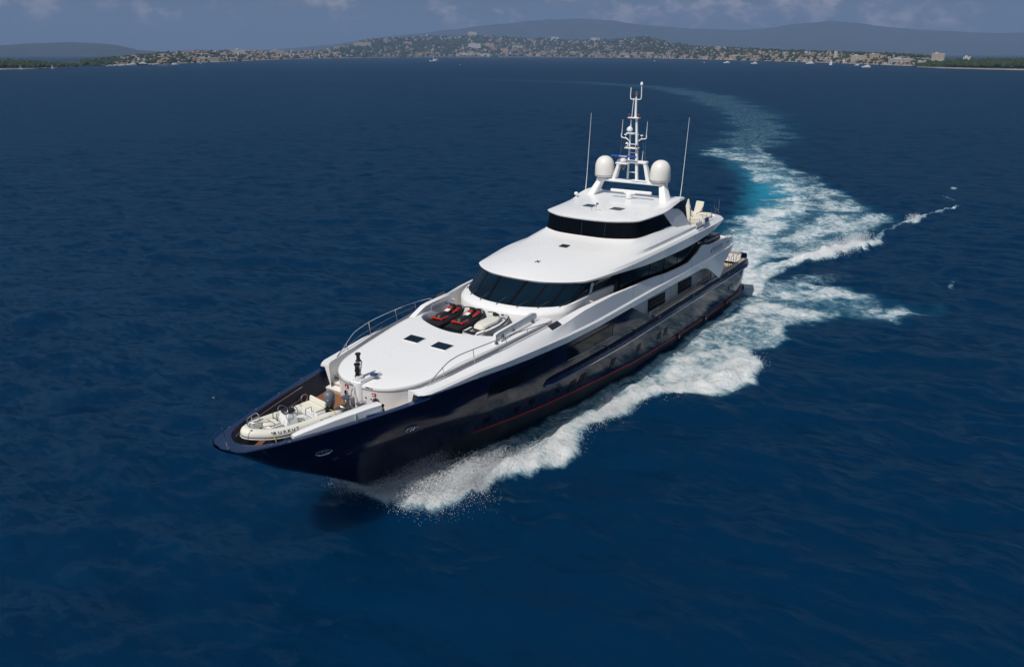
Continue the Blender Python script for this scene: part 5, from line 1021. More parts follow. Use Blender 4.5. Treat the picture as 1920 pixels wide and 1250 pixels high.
    if covered:
        g = MB(); 
        g.grid([[(x, w, z - .16 - .05 * math.sin(x * 9)), (x, w * .92, z - .05), (x, w * .55, z), (x, 0, z + .02), (x, -w * .55, z), (x, -w * .92, z - .05), (x, -w, z - .16 - .05 * math.cos(x * 8))] for x, w, z in ((-.78, .30, .70), (-.6, .40, .80), (-.2, .44, .84), (.2, .45, .86), (.55, .40, .95), (.85, .30, .92))], COVER); g.build('cover', COVER, t)
        g = MB(); 
        for a in (.5, -.5): g.box((-1.22, .12, .53), (.32, .05, .012), rot=Euler((0, 0, a)), m=SHADE)
        g.box((-1.22, -.05, .53), (.3, .04, .012), m=SHADE); g.build('deck_lettering', SHADE, t)
    return t
scooter('red and black jet ski in the deck well, beside the starboard locker wall', BLACK, BLACKGL, REDG, True, (35.75, -2.06, 5.86), R(183), False)
scooter('red and black jet ski lying in the middle, between two others', BLACK, BLACKGL, REDG, True, (35.65, -.68, 5.86), R(183), False)
scooter('white jet ski with cream cover and black stern deck, nearest the white davit', WHITE, WHITE, None, False, (35.75, .93, 5.88), R(174), True)

# sun deck furniture
def pad(loc, rz, label):
    t = thing('sun_pad', label, 'sun bed', loc, rz, 'sun pads on the top deck')
    b = MB(); o = [(-.75, -.3), (-.45, -.5), (.45, -.5), (.75, -.3), (.75, .3), (.45, .5), (-.45, .5), (-.75, .3)]
    rr = lambda k, z: [(x * k, y * k, z) for x, y in o]
    b.grid([rr(.94, .44), rr(1.0, .48), rr(1.0, .60), rr(.94, .66)], CUSH, cu=True); b.face(rr(.94, .66), CUSH); b.face(rr(.94, .44), CUSH); b.build('cushion', CUSH, t)
    b = MB(); b.grid([rr(.9, .40), rr(1.01, .42), rr(1.01, .46)], BLACK, cu=True); b.box((0, 0, .21), (1.1, .7, .42), m=WHITE, bev=.04); b.build('base', WHITE, t)
    return t
pd = pad((10.75, 3.25, 8.02), .25, 'cream eight sided sun pad on the top deck, nearer the bow')
dup(pd, (9.65, 3.3, 8.02), .25, 'cream eight sided sun pad on the top deck, nearer the stern')
t = thing('reclining_chair', 'tall cream deck chair with black frame on the top deck, behind the sun pads', 'chair', (9.15, 2.35, 8.02), R(-12))
b = MB(); b.box((-.30, 0, .86), (.14, .74, 1.25), rot=Euler((0, -.28, 0)), m=CUSH, bev=.06); b.build('backrest', CUSH, t)
b = MB(); b.box((.15, 0, .42), (.8, .7, .14), m=CUSH, bev=.05); b.build('seat', CUSH, t)
b = MB()
for y in (.38, -.38):
    b.tube([(.5, y, 0), (.5, y, .66), (-.35, y, .72)], .025, 5, BLACK); b.tube([(-.3, y, 0), (-.42, y, 1.0)], .025, 5, BLACK); b.tube([(.1, y, .68), (-.3, y, 1.02), (-.48, y, 1.0)], .022, 5, BLACK)
b.tube([(-.5, -.38, 1.0), (-.5, .38, 1.0)], .022, 5, BLACK); b.build('frame', BLACK, t)
t = thing('folded_parasol', 'furled white parasol standing behind the black roof pillar', 'parasol', (10.9, 2.3, 8.02))
b = MB(); b.lathe([(.40, .65), (.34, .9), (.22, 1.3), (.13, 1.6), (.06, 1.9), (0, 2.0)], (0, 0, 0), 7, CUSH); b.build('canopy', CUSH, t, flat=True)
b = MB(); b.tube([(0, 0, 0), (0, 0, 2.1)], .03, 6, STEEL); b.lathe([(.3, 0), (.3, .06), (.05, .1)], (0, 0, 0), 12, GREY); b.build('pole', STEEL, t)
t = thing('deck_sofa', 'cream outdoor sofa on the top deck below the white parasol', 'sofa', (11.6, 2.9, 8.02), R(10))
b = MB(); b.box((0, 0, .24), (.8, 1.5, .30), m=CUSH, bev=.06); b.build('seat', CUSH, t); b = MB(); b.box((.36, 0, .52), (.16, 1.5, .5), m=CUSH, bev=.06); b.build('backrest', CUSH, t)
b = MB(); b.box((0, 0, .05), (.82, 1.54, .09), m=DKSTEEL); b.build('base', DKSTEEL, t)
t = thing('pole_lamp', 'thin pole with a black head on the top deck', 'lamp', (8.9, 1.5, 8.02))
b = MB(); b.tube([(0, 0, 0), (0, .0, 1.6)], .025, 6, STEEL); b.build('pole', STEEL, t); b = MB(); b.lathe([(.08, 0), (.12, .1), (.12, .26), (.06, .3)], (0, 0, 1.6), 10, BLACK); b.build('lamp_head', BLACK, t)
# after end of the upper deck
t = thing('outdoor_sofa', 'dark grey sofa facing aft on the deck below the sun deck', 'sofa', (9.3, 2.9, 5.5), R(0))
b = MB(); b.box((0, 0, .25), (3.0, .9, .42), m=AWN, bev=.06); b.build('seat', AWN, t); b = MB(); b.box((0, .42, .62), (3.0, .2, .6), m=AWN, bev=.06); b.build('backrest', AWN, t)
b = MB()
for x in (-.9, .2, .9): b.box((x, .22, .66), (.5, .16, .4), rot=Euler((.3, 0, 0)), m=SHADE, bev=.07)
b.build('cushion', SHADE, t)
t = thing('covered_table', 'dark blue covered table with a white rim near the after rail', 'table', (6.9, 2.4, 5.5))
b = MB(); b.box((0, 0, .95), (1.9, 1.9, .08), m=AWN, bev=.03); b.grid([[(x * .95, y * .95, .93) for x, y in ((-1, -1), (1, -1), (1, 1), (-1, 1))], [(x, y, .45) for x, y in ((-1, -1), (1, -1), (1, 1), (-1, 1))]], AWN, cu=True); b.build('cloth', AWN, t)
b = MB(); b.box((0, 0, 1.02), (1.5, .3, .05), rot=Euler((0, 0, .6)), m=CUSH, bev=.02); b.build('white_runner', CUSH, t); b = MB(); b.lathe([(.4, 0), (.1, .1), (.1, .92)], (0, 0, 0), 10, STEEL); b.build('leg', STEEL, t)

# ================================================================ THE COAST
random.seed(5); rg = np.random.default_rng(11)
def bearing(x, y=100.0):
    v = ray(x, y); h = Vector((v.x, v.y, 0)); k = h.length; h.normalize(); return h, v.z / k
def at_dist(x, d, z=0.0):
    h, _ = bearing(x); return Vector((CAM.x + h.x * d, CAM.y + h.y * d, z))
def wdist(x, y): _, e = bearing(x, y); return CAM.z / -e
def zfor(x, y, d): _, e = bearing(x, y); return CAM.z + d * e
def landmat(name, c1, c2, c3, sc):
    m = bpy.data.materials.new(name); m.use_nodes = True; t = m.node_tree; b = t.nodes['Principled BSDF']; b.inputs['Roughness'].default_value = .95; b.inputs['Specular IOR Level'].default_value = .1
    co = t.nodes.new('ShaderNodeTexCoord'); n = t.nodes.new('ShaderNodeTexNoise'); n.inputs['Scale'].default_value = sc; n.inputs['Detail'].default_value = 8; n.inputs['Roughness'].default_value = .7
    t.links.new(co.outputs['Object'], n.inputs[0]); r = t.nodes.new('ShaderNodeValToRGB'); r.color_ramp.elements[0].position = .35; r.color_ramp.elements[0].color = (*c1, 1); r.color_ramp.elements[1].position = .7; r.color_ramp.elements[1].color = (*c3, 1)
    e = r.color_ramp.elements.new(.52); e.color = (*c2, 1); t.links.new(n.outputs[0], r.inputs[0]); t.links.new(r.outputs[0], b.inputs['Base Color']); return m
LAND = landmat('wooded_hillside', (.018, .030, .014), (.035, .048, .022), (.10, .09, .06), .02)
MOUNT = landmat('mountain_scrub', (.014, .024, .018), (.025, .034, .026), (.06, .06, .05), .004)
LEAF = landmat('pine_foliage', (.012, .026, .009), (.028, .048, .016), (.06, .075, .03), .3)
SAND = mat('pale_shore_rock', (.24, .22, .185), .95, var=.3, vscale=.05)
def terrain(name, xs, d0f, z0f, d1f, ridge, m, rows=14, rough=.12, p=.85, back=1.35, label=None):
    b = MB(); R_ = []
    for i in range(rows + 4):
        r = []
        for k, x in enumerate(xs):
            d0, d1 = d0f(x), d1f(x); zr = max(2.0, zfor(x, ridge(x), d1))
            if i <= rows:
                t = i / rows; d = d0 + (d1 - d0) * t; nz = fbm(np.array([x / 26.0]), np.array([t * 4.2 + 3]), 44)[0] - .5
                z = z0f + (zr - z0f) * (t ** p) * (1 + rough * 2 * nz * math.sin(math.pi * t)) + (fbm(np.array([x / 5.0]), np.array([t * 9]), 8)[0] - .5) * zr * .05 * (t > 0)
            else:
                t = (i - rows) / 3; d = d1 * (1 + (back - 1) * t); z = zr * (1 - t) - 4 * t
            q = at_dist(x, d, z if i else -1.0); r.append(tuple(q))
        R_.append(r)
    b.grid(R_, m); o = b.build(name, m, sharp=180); o['kind'] = 'structure'; return R_
def tab(T): return lambda x: itp(x, T)
WL = tab([(-200, 124), (140, 124), (200, 123.3), (300, 120.6), (420, 116), (520, 112), (600, 109.6), (700, 108.2), (800, 107.6), (1000, 107.3), (1150, 108.5), (1300, 111), (1420, 114.3), (1560, 118.3), (1700, 123.6), (1760, 124.5), (2100, 126)])
RD = tab([(-200, 118), (100, 116.5), (160, 113), (250, 106), (330, 98), (420, 97), (560, 98.5), (610, 95), (640, 88), (670, 80), (700, 73), (760, 70), (830, 69), (900, 67), (960, 70.5), (1040, 73.5), (1100, 75.5), (1150, 74.5), (1190, 70), (1215, 71), (1250, 80), (1300, 87), (1400, 92), (1450, 94), (1560, 98), (1650, 101), (1720, 105), (1800, 110), (1900, 113), (2100, 116)])
def cd0(x): return wdist(x, WL(x))
def cd1(x): d = cd0(x); return d * itp(x, [(0, 1.25), (300, 1.35), (620, 1.35), (800, 1.32), (1250, 1.32), (1500, 1.3), (1750, 1.3)]) + 120
xs = list(np.arange(-190, 2100, 6.0))
coast = terrain('coastal_hills', xs, cd0, .3, cd1, RD, LAND, rows=18)
terrain('far_hill', list(np.arange(-260, 560, 10.0)), lambda x: 6800, 0, lambda x: 8200, tab([(-260, 96), (0, 86), (50, 82), (130, 79.5), (180, 81), (225, 85), (260, 94), (330, 99), (420, 102), (560, 106)]), MOUNT, rows=8, rough=.25)
terrain('mountains', list(np.arange(-300, 2240, 14.0)), lambda x: 10500, 0, lambda x: 12000, tab([(-300, 98), (300, 99), (480, 95), (560, 90), (640, 82), (720, 70), (800, 62), (880, 52), (960, 43), (1030, 37), (1085, 35), (1140, 38), (1200, 47), (1290, 54), (1390, 57), (1440, 53), (1480, 46), (1530, 41), (1560, 40), (1600, 44), (1660, 52), (1760, 58), (1860, 63), (1960, 60), (2240, 74)]), MOUNT, rows=10, rough=.3, back=1.08)
# wooded island on the left and wooded point on the right
isl_wl = tab([(-260, 134), (0, 131), (60, 130), (110, 128), (142, 126.2)]); isl_top = tab([(-260, 119), (0, 121.5), (90, 123.5), (142, 126)])
isl = terrain('island', list(np.arange(-250, 143, 5.0)), lambda x: wdist(x, isl_wl(x)), .2, lambda x: wdist(x, isl_wl(x)) + 160, isl_top, LAND, rows=6, rough=.05, p=.6, back=1.1)
pt_wl = tab([(1722, 126.2), (1760, 128.2), (1850, 130.5), (1920, 132), (2160, 135)]); pt_top = tab([(1722, 125), (1760, 122.5), (1850, 120.5), (1920, 121), (2160, 122)])
pnt = terrain('wooded_point', list(np.arange(1722, 2160, 5.0)), lambda x: wdist(x, pt_wl(x)), .2, lambda x: wdist(x, pt_wl(x)) + 160, pt_top, LAND, rows=6, rough=.05, p=.6, back=1.1)
b = MB()
for w, lo, hi, wid in ((isl_wl, -250, 140, 3), (pt_wl, 1724, 2160, 3), (WL, 200, 1720, 26)):
    xx = list(np.arange(lo, hi, 5.0)); sd_ = MB()
    sd_.grid([[tuple(at_dist(x, wdist(x, w(x)) - wid * .2, -.4)) for x in xx], [tuple(at_dist(x, wdist(x, w(x)) + wid * (.15 + .3 * random.random()), .9 + 1.0 * random.random())) for x in xx], [tuple(at_dist(x, wdist(x, w(x)) + wid, 1.6)) for x in xx]], SAND)
    o = sd_.build('shore', SAND); o['kind'] = 'structure'
def land_z(x, t, sheet, xs0, step):
    """height and place on a terrain sheet"""
    rows = len(sheet) - 4; fx = min(max((x - xs0) / step, 0), len(sheet[0]) - 1.001); ft = min(t * rows, rows - .001); i, j = int(ft), int(fx); a, c = ft - i, fx - j
    P = [Vector(sheet[i + di][j + dj]) for di in (0, 1) for dj in (0, 1)]
    return (P[0] * (1 - c) + P[1] * c) * (1 - a) + (P[2] * (1 - c) + P[3] * c) * a
# woods: each crown a ragged clump, all of one far-off mass
def woods(name, pts, label):
    """pts: (position, radius, height) -> one mesh of ragged low clumps with separate light and dark tufts"""
    base_v = []; 
    ico = bmesh.new(); bmesh.ops.create_icosphere(ico, subdivisions=1, radius=1); IV = np.array([v.co[:] for v in ico.verts]); IF = np.array([[v.index for v in f.verts] for f in ico.faces]); ico.free()
    V = []; Fc = []; o_ = 0
    for p, r, h in pts:
        j = 1 + rg.normal(0, .22, (len(IV), 1)); q = IV * j * np.array([r, r, h * .5]) + np.array([p.x, p.y, p.z + h * .45]); V.append(q); Fc.append(IF + o_); o_ += len(IV)
    V = np.concatenate(V); Fc = np.concatenate(Fc); me_ = bpy.data.meshes.new(name); me_.vertices.add(len(V)); me_.vertices.foreach_set('co', V.astype(np.float32).ravel())
    me_.loops.add(Fc.size); me_.loops.foreach_set('vertex_index', Fc.astype(np.int32).ravel()); me_.polygons.add(len(Fc)); me_.polygons.foreach_set('loop_start', np.arange(len(Fc), dtype=np.int32) * 3); me_.polygons.foreach_set('loop_total', np.full(len(Fc), 3, np.int32)); me_.update(calc_edges=True)
    me_.materials.append(LEAF); o = bpy.data.objects.new(name, me_); COL.objects.link(o); o['kind'] = 'stuff'; o['label'] = label; o['category'] = 'trees'; return o
pts = []
for _ in range(1500):
    x = random.uniform(-240, 139); t = random.random() ** .8 * .9 + .10; p = land_z(x, t, isl, -250, 5.0); k = itp(x, [(-240, 1), (70, .9), (139, .35)]); pts.append((p, random.uniform(2.2, 4.8), random.uniform(4.5, 9.5) * k))
woods('island_pines', pts, 'dark green pine wood covering the low island at the far left')
pts = []
for _ in range(1700):
    x = random.uniform(1724, 2150); t = random.random() ** .8 * .9 + .10; p = land_z(x, t, pnt, 1722, 5.0); k = itp(x, [(1724, .4), (1790, 1)]); pts.append((p, random.uniform(2.2, 4.8), random.uniform(4.5, 10) * k))
woods('point_pines', pts, 'dark green wood along the low shore at the far right')
pts = []
for _ in range(5200):
    x = random.uniform(150, 1760); t = random.random(); p = land_z(x, t, coast, -190, 6.0); s = cd0(x) / 3600; pts.append((p, random.uniform(4, 11) * s ** .7, random.uniform(4, 11) * s ** .7))
woods('hillside_trees', pts, 'dark trees between the houses on the hillside across the bay')

# ---- houses
WALLS = [mat('render_cream', (.52, .46, .36), .9), mat('render_white', (.66, .64, .60), .9), mat('render_pink', (.50, .36, .29), .9), mat('render_ochre', (.46, .36, .22), .9), mat('render_grey', (.40, .40, .40), .9)]
TILE = mat('terracotta_tile', (.30, .19, .14), .9, var=.2, vscale=.4); FLAT = mat('flat_roof', (.50, .48, .44), .9); WIN = mat('window_dark', (.035, .04, .05), .3)
def house_mesh(k):
    g = MB(); w = WALLS[k % 5]
    if k < 5:    # villa with a hipped tile roof
        sx, sy, h = 1.0, .72 + .08 * k, .62
        g.grid([[(x * sx / 2, y * sy / 2, z) for x, y in ((-1, -1), (1, -1), (1, 1), (-1, 1))] for z in (-.5, h)], w, cu=True)
        e = .06; ro = [(x * (sx / 2 + e), y * (sy / 2 + e), h) for x, y in ((-1, -1), (1, -1), (1, 1), (-1, 1))]; a, c = (-sx * .22, 0, h + .26), (sx * .22, 0, h + .26)
        g.face([ro[0], ro[1], c, a], TILE); g.face([ro[1], ro[2], c], TILE); g.face([ro[2], ro[3], a, c], TILE); g.face([ro[3], ro[0], a], TILE); g.face(ro, TILE)
        wz = [(.16, .32), (.40, .54)]
    elif k < 8:  # flat block
        sx, sy, h = 1.0, .5, .75 + .35 * (k - 5)
        g.grid([[(x * sx / 2, y * sy / 2, z) for x, y in ((-1, -1), (1, -1), (1, 1), (-1, 1))] for z in (-.5, h)], w, cu=True); g.face([(x * sx / 2, y * sy / 2, h) for x, y in ((-1, -1), (1, -1), (1, 1), (-1, 1))], FLAT); g.box((.1, 0, h + .05), (.25, .2, .1), m=w)
        wz = [(q, q + .12) for q in np.arange(.1, h - .1, .22)]
    else:        # long low block
        sx, sy, h = 1.9, .42, .5
        g.grid([[(x * sx / 2, y * sy / 2, z) for x, y in ((-1, -1), (1, -1), (1, 1), (-1, 1))] for z in (-.5, h)], w, cu=True)
        ro = [(x * (sx / 2 + .05), y * (sy / 2 + .05), h) for x, y in ((-1, -1), (1, -1), (1, 1), (-1, 1))]; a, c = (-sx * .42, 0, h + .16), (sx * .42, 0, h + .16)
        g.face([ro[0], ro[1], c, a], TILE); g.face([ro[1], ro[2], c], TILE); g.face([ro[2], ro[3], a, c], TILE); g.face([ro[3], ro[0], a], TILE)
        wz = [(.1, .2), (.3, .4)]
    for z0, z1 in wz:
        n = 4 if sx < 1.5 else 9
        for i in range(n):
            x = -sx / 2 + sx * (i + .5) / n
            for y in (1, -1): g.box((x, y * (sy / 2 + .004), (z0 + z1) / 2), (sx / n * .45, .02, z1 - z0), m=WIN)
        for y in (-.2 * sy, .2 * sy):
            for s_ in (1, -1): g.box((s_ * (sx / 2 + .004), y, (z0 + z1) / 2), (.02, sy * .18, z1 - z0), m=WIN)
    o = g.build('house', w, flat=True); me_ = o.data; bpy.data.objects.remove(o); return me_
HM = [house_mesh(k) for k in range(11)]
def zone(x, t):
    if x < 620: return ('town', 'small pale house in the town along the left part of the far shore')
    if x > 1400: return ('resort', 'small pale house in the low town on the right part of the far shore')
    if t < .12: return ('front', 'pale building on the waterfront below the wooded hill')
    if x < 980: return ('hill', 'small pale house on the wooded left half of the far hill')
    return ('slope', 'small pale house on the thickly built right half of the far hill')
cands = []
def add(x, t, size, k): cands.append((x, t, size, k))
for _ in range(430): add(random.uniform(215, 640), random.random() ** 1.5 * .80, random.uniform(.9, 1.9), random.choice([0, 1, 2, 3, 4, 5, 6, 8, 9]))
for _ in range(90): add(random.uniform(330, 640), .72 + .26 * random.random(), random.uniform(.8, 1.4), random.randrange(6))
for _ in range(150): add(random.uniform(620, 1000), .72 + .26 * random.random(), random.uniform(.7, 1.3), random.randrange(5))
for _ in range(190): add(random.uniform(600, 1000), .03 + random.random() ** 1.3 * .34, random.uniform(.7, 1.5), random.choice([0, 1, 2, 3, 4, 5, 8]))
for _ in range(70): add(random.uniform(860, 1010), random.random() * .75, random.uniform(.8, 1.8), random.choice([0, 1, 5, 8, 9]))
for _ in range(620): add(random.uniform(975, 1420), random.random() ** 1.15 * .88, random.uniform(.6, 1.25), random.randrange(6))
for _ in range(150): add(random.uniform(1000, 1420), random.random() * .14, random.uniform(.8, 1.6), random.choice([0, 1, 2, 3, 5, 8, 9]))
for _ in range(330): add(random.uniform(1400, 1745), random.random() ** 1.6 * .62, random.uniform(.9, 1.9), random.choice([0, 1, 2, 3, 4, 5, 6, 7, 8, 9]))
for _ in range(60): add(random.uniform(700, 1420), .01 + .03 * random.random(), random.uniform(.8, 1.6), random.choice([1, 3, 8, 9]))
placed = []
for x, t, s, k in cands:
    p = land_z(x, max(t, .03), coast, -190, 6.0); d = math.hypot(p.x - CAM.x, p.y - CAM.y)
    sz = s * 2.9 * d / FPX * (1.9 if k >= 8 else 1) ** .2
    placed.append((sz * FPX / d * (1.6 if k > 5 else 1), x, t, p, sz, k, random.uniform(0, 3.14), random.uniform(.75, 1.1)))
placed.sort(key=lambda q: -q[0])
for app, x, t, p, sz, k, rz, hz in placed[:285]:
    zn, lab = zone(x, t); o = bpy.data.objects.new('house' if k < 5 else 'apartment_block', HM[k]); COL.objects.link(o); o.location = p; o.rotation_euler = (0, 0, rz); o.scale = (sz, sz, sz * hz)
    o['label'] = lab; o['category'] = 'building'; o['group'] = {'town': 'houses of the left hand town', 'resort': 'houses of the right hand town', 'front': 'buildings on the waterfront', 'hill': 'houses on the wooded hill', 'slope': 'houses on the built up slope'}[zn]
VV = []; FF = []; MI = []; allm = []; off_ = 0
for app, x, t, p, sz, k, rz, hz in placed[285:]:
    M = Matrix.Translation(p) @ Matrix.Rotation(rz, 4, 'Z') @ Matrix.Diagonal((sz, sz, sz * hz, 1)); me_ = HM[k]
    for v in me_.vertices: VV.append(tuple(M @ v.co))
    for f in me_.polygons:
        FF.append(tuple(off_ + i for i in f.vertices)); mm_ = me_.materials[f.material_index]
        if mm_ not in allm: allm.append(mm_)
        MI.append(allm.index(mm_))
    off_ += len(me_.vertices)
me_ = bpy.data.meshes.new('distant_houses'); me_.from_pydata(VV, [], FF)
for q in allm: me_.materials.append(q)
me_.polygons.foreach_set('material_index', MI); o = bpy.data.objects.new('distant_houses', me_); COL.objects.link(o); o['kind'] = 'stuff'; o['label'] = 'the many smaller houses scattered over the far hill and towns'; o['category'] = 'houses'
def landmark(x, t, w, d_, h, k, label, name='apartment_block', rz=None):
    p = land_z(x, t, coast, -190, 6.0); dd = math.hypot(p.x - CAM.x, p.y - CAM.y); s = dd / FPX; hd, _ = bearing(x)
    t_ = thing(name, label, 'building', p, (math.atan2(hd.y, hd.x) + math.pi / 2) if rz is None else rz)
    W_, D_, H_ = w * s, d_ * s, h * s; g = MB(); wm = WALLS[k]
    g.box((0, 0, H_ / 2 - 3), (W_, D_, H_ + 6), m=wm); g.box((0, 0, H_ + .4), (W_ * 1.03, D_ * 1.03, .8), m=FLAT); g.box((W_ * .15, 0, H_ + 1.6), (W_ * .25, D_ * .5, 2), m=wm); g.build('wall', wm, t_, flat=True)
    n = max(2, int(w / 2.2)); fl = max(2, int(h / 1.6)); g = MB()
    for i in range(n):
        for j in range(fl):
            for y in (1, -1): g.box((-W_ / 2 + W_ * (i + .5) / n, y * (D_ / 2 + .06), H_ * (j + .5) / fl), (W_ / n * .55, .2, H_ / fl * .5), m=WIN)
    g.build('window_row', WIN, t_, flat=True)
landmark(724, .62, 7, 5, 7.5, 4, 'grey tower block standing alone on the wooded hillside', 'tower_block')
landmark(680, .55, 30, 6, 6.5, 0, 'long cream apartment block high on the left shoulder of the hill')
landmark(765, .50, 15, 5, 4, 2, 'long pinkish block in the middle of the wooded slope')
landmark(886, .97, 15, 6, 6.5, 1, 'white building crowning the top of the hill', 'villa')
landmark(890, .26, 22, 6, 9, 1, 'broad white apartment building at the foot of the hill, right of centre')
landmark(918, .34, 16, 6, 6, 2, 'pinkish apartment building stepping up the slope right of the white block')
landmark(970, .30, 18, 6, 5, 0, 'wide cream building low on the slope above the shore')
landmark(885, .04, 62, 5, 3.2, 1, 'long white seafront building below the hill', 'seafront_building')
landmark(1040, .93, 14, 5, 4, 1, 'white block on the skyline of the built up hill')
landmark(1115, .90, 16, 5, 4.5, 1, 'wide white building near the top of the built up slope')
landmark(1350, .75, 18, 5, 4, 2, 'pink block on the low skyline right of the hill')
landmark(1385, .10, 30, 5, 4, 3, 'ochre seafront block where the hill runs down')
landmark(1567, .20, 5, 5, 12, 1, 'tall white tower in the low town on the right', 'tower_block')
landmark(1610, .12, 22, 6, 9, 0, 'cream seafront block in the low town on the right')
landmark(1690, .10, 34, 6, 7, 4, 'grey white row of flats at the right end of the town')
landmark(1760, .35, 18, 7, 12, 0, 'tall pale apartment group above the wooded point')
landmark(1640, .42, 14, 6, 7, 2, 'pinkish apartment block in the middle of the low town')
landmark(1815, .3, 10, 6, 9, 1, 'white house half hidden by the wood on the right point', 'villa')
landmark(520, .55, 24, 6, 7, 0, 'long cream block above the town on the left')
landmark(448, .6, 20, 6, 8, 1, 'white apartment block on the ridge above the left town')
landmark(385, .06, 40, 6, 5, 0, 'cream seafront row in the left town')
b = MB(); p = land_z(801, .99, coast, -190, 6.0); b.lathe([(5, -4), (4, 10), (3, 11), (1, 18), (.5, 24)], p, 8, WALLS[1]); o = b.build('radio_mast', WALLS[1]); o['label'] = 'thin white mast on the skyline of the wooded hill'; o['category'] = 'mast'

# ---- boats far off
def far_sail(x, y, hpx, wpx, label, rz=.5):
    d = wdist(x, y); s = d / FPX; hd, _ = bearing(x); t_ = thing('sailing_boat', label, 'sailing boat', at_dist(x, d, 0), math.atan2(hd.y, hd.x) + math.pi / 2 + rz); Ln = wpx * s / max(.5, math.cos(rz)); H_ = hpx * s
    g = MB(); rows = []
    for k, w, z in ((-.5, .09, .07), (-.3, .13, .065), (.1, .13, .075), (.35, .07, .09), (.5, .005, .10)): rows.append([(k * Ln, w * Ln, z * Ln), (k * Ln * .95, w * .7 * Ln, -.01 * Ln), (k * Ln * .9, 0, -.04 * Ln), (k * Ln * .95, -w * .7 * Ln, -.01 * Ln), (k * Ln, -w * Ln, z * Ln)])
    g.grid(rows, WHITE); g.face(rows[0], WHITE); g.face([r[0] for r in rows] + [r[-1] for r in rows[::-1]], WHITE); g.box((-.05 * Ln, 0, .1 * Ln), (.35 * Ln, .15 * Ln, .06 * Ln), m=WHITE, bev=.01 * Ln); g.build('hull', WHITE, t_)
    g = MB(); g.tube([(.05 * Ln, 0, .05 * Ln), (.05 * Ln, 0, H_)], [.018 * Ln, .010 * Ln], 6, SHADE); g.tube([(.05 * Ln, 0, .2 * Ln), (-.4 * Ln, 0, .19 * Ln)], .022 * Ln, 6, CUSH); g.tube([(.05 * Ln, 0, H_), (.5 * Ln, 0, .1 * Ln)], .005 * Ln, 4, SHADE); g.build('mast', SHADE, t_)
    return t_, Ln, H_
def sails(t_, Ln, H_):
    g = MB(); g.prism([(.03 * Ln, 0, .16 * Ln), (-.42 * Ln, .05 * Ln, .16 * Ln), (.03 * Ln, 0, H_ * .98)], (0, 1, 0), .008 * Ln, WHITE); g.prism([(.07 * Ln, .0, .12 * Ln), (.5 * Ln, 0, .12 * Ln), (.07 * Ln, 0, H_ * .9)], (0, 1, 0), .008 * Ln, WHITE); g.build('sail', WHITE, t_)
def far_yacht(x, y, wpx, label, rz=.2, dark=False, wake=0):
    d = wdist(x, y); s = d / FPX; hd, _ = bearing(x); t_ = thing('motor_boat', label, 'motor boat', at_dist(x, d, 0), math.atan2(hd.y, hd.x) + math.pi / 2 + rz); Ln = wpx * s
    g = MB(); rows = []; hm_ = NAVY if dark else WHITE
    for k, w, z in ((-.5, .10, .09), (-.2, .12, .09), (.2, .11, .11), (.4, .06, .13), (.5, .005, .14)): rows.append([(k * Ln, w * Ln, z * Ln), (k * Ln * .93, w * .7 * Ln, -.02 * Ln), (k * Ln * .93, -w * .7 * Ln, -.02 * Ln), (k * Ln, -w * Ln, z * Ln)])
    g.grid(rows, hm_); g.face(rows[0], hm_); g.face([r[0] for r in rows] + [r[-1] for r in rows[::-1]], WHITE); g.build('hull', hm_, t_)
    g = MB(); g.box((-.08 * Ln, 0, .14 * Ln), (.56 * Ln, .18 * Ln, .10 * Ln), m=WHITE, bev=.02 * Ln); g.box((-.10 * Ln, 0, .215 * Ln), (.34 * Ln, .15 * Ln, .07 * Ln), m=WHITE, bev=.02 * Ln); g.tube([(-.12 * Ln, 0, .24 * Ln), (-.15 * Ln, 0, .34 * Ln)], .012 * Ln, 5, WHITE)
    for y_ in (1, -1): g.box((-.06 * Ln, y_ * .091 * Ln, .15 * Ln), (.44 * Ln, .004 * Ln, .03 * Ln), m=GLASS)
    g.build('cabin', WHITE, t_)
    if wake:
        g = MB(); g.grid([[(-.5 * Ln, -.05 * Ln, .02 * Ln), (-.5 * Ln, .05 * Ln, .02 * Ln)], [(-(.5 + wake * .5) * Ln, -.07 * Ln, .02 * Ln), (-(.5 + wake * .5) * Ln, .07 * Ln, .03 * Ln)], [(-(.5 + wake) * Ln, -.1 * Ln, .0), (-(.5 + wake) * Ln, .1 * Ln, .0)]], SPRAY); o = g.build('boat_wake', SPRAY); o.matrix_world = Matrix.Translation(t_.location) @ Matrix.Rotation(t_.rotation_euler.z, 4, 'Z'); o['kind'] = 'stuff'; o['label'] = 'thin white wake behind the distant white yacht'; o['category'] = 'wake'
a = far_sail(813, 115.4, 23, 17, 'white sailing boat with bare mast in front of the wooded hill', .25)
a = far_sail(33, 130.7, 6, 4, 'tiny white sailing boat off the left end of the wooded island', .3); sails(*a)
a = far_sail(93, 129.8, 7.5, 4, 'tiny white sailing boat off the right end of the wooded island', .3); sails(*a)
a = far_sail(1560.5, 122.4, 9, 5, 'small sailing boat off the low town on the right', .4); sails(*a)
far_yacht(325, 122.6, 13, 'white motor yacht with a wake, under way off the left town', math.pi + .1, wake=1.6)
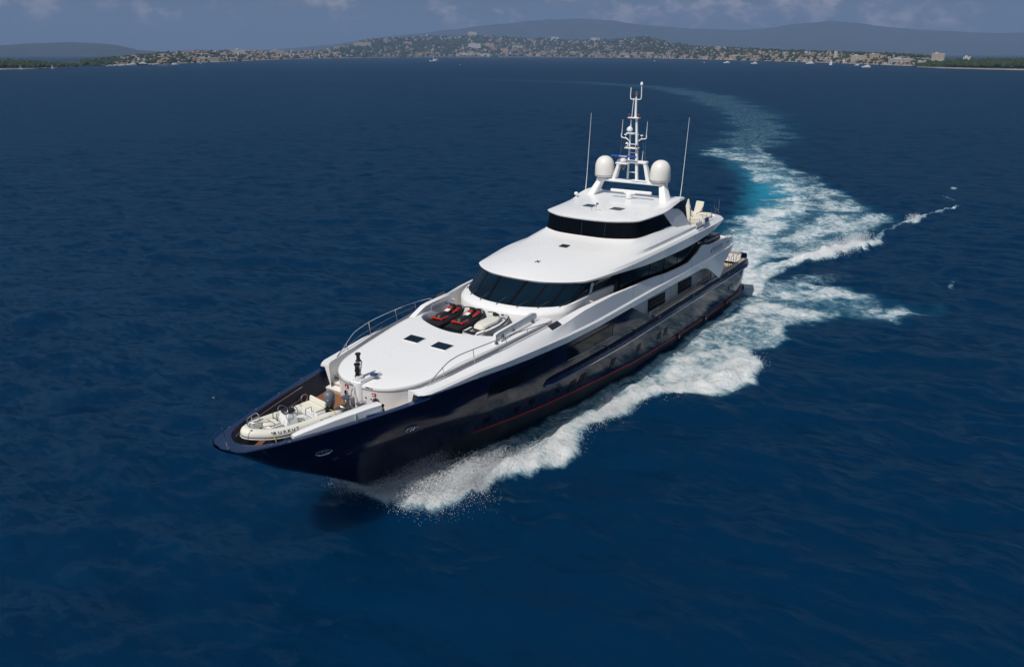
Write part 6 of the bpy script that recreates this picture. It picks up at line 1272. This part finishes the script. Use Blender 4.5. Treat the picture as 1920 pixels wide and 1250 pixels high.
far_yacht(112, 124.5, 9, 'white yacht moored behind the tip of the wooded island', .1)
far_yacht(136, 125.2, 11, 'larger white yacht moored just right of the island tip', .2)
far_yacht(198, 124.6, 6, 'small white yacht moored left of the white pair off the left town', .2)
far_yacht(210, 124.2, 8, 'white yacht, left one of two side by side off the left town', .2)
far_yacht(225, 124.0, 11, 'white yacht, right one of two side by side off the left town', .15)
far_yacht(244, 122.9, 15, 'long white yacht anchored beside a dark one off the left town', .1)
far_yacht(263, 122.4, 18, 'long dark hulled yacht anchored off the left town', .1, dark=True)
far_yacht(286, 121.8, 6, 'small white boat between the dark yacht and the moving yacht', .3)
far_yacht(374, 120.2, 4, 'tiny white boat right of the moving yacht', .3)
far_yacht(862, 121.5, 2.6, 'tiny white speck of a boat right of the bare masted sailing boat', .3)
far_yacht(1228, 115.2, 4, 'tiny white boat off the foot of the built up slope', .3)
far_yacht(1322, 117.8, 3.5, 'very small white boat left of two yachts off the right shore', .3)
far_yacht(1364, 118.6, 11, 'white motor yacht, left of the pair off the right shore', .25)
far_yacht(1416, 120.0, 11, 'white motor yacht, right of the pair off the right shore', .2)
far_yacht(1521, 119.8, 13, 'white yacht lying close in to the low town on the right', .15)
far_yacht(1610, 123.2, 8, 'white boat close in to the cream seafront block', .2)
far_yacht(1628, 126.6, 14, 'largest white yacht off the low town on the right', .2)

# ================================================================ HAZE
hz = MB(); X0, X1, Y0, Y1 = -13800, 13800, -13800, 13800
hz.box(((X0 + X1) / 2, (Y0 + Y1) / 2, 298), (X1 - X0, Y1 - Y0, 606))
hm_ = bpy.data.materials.new('haze_air'); hm_.use_nodes = True; t = hm_.node_tree; t.nodes.remove(t.nodes['Principled BSDF'])
pv = t.nodes.new('ShaderNodeVolumePrincipled'); pv.inputs['Color'].default_value = (0.34, 0.50, 0.80, 1); pv.inputs['Density'].default_value = 1.15e-4; pv.inputs['Anisotropy'].default_value = 0.0
t.links.new(pv.outputs[0], t.nodes['Material Output'].inputs['Volume'])
ho = hz.build('haze', hm_, flat=True); ho['kind'] = 'stuff'
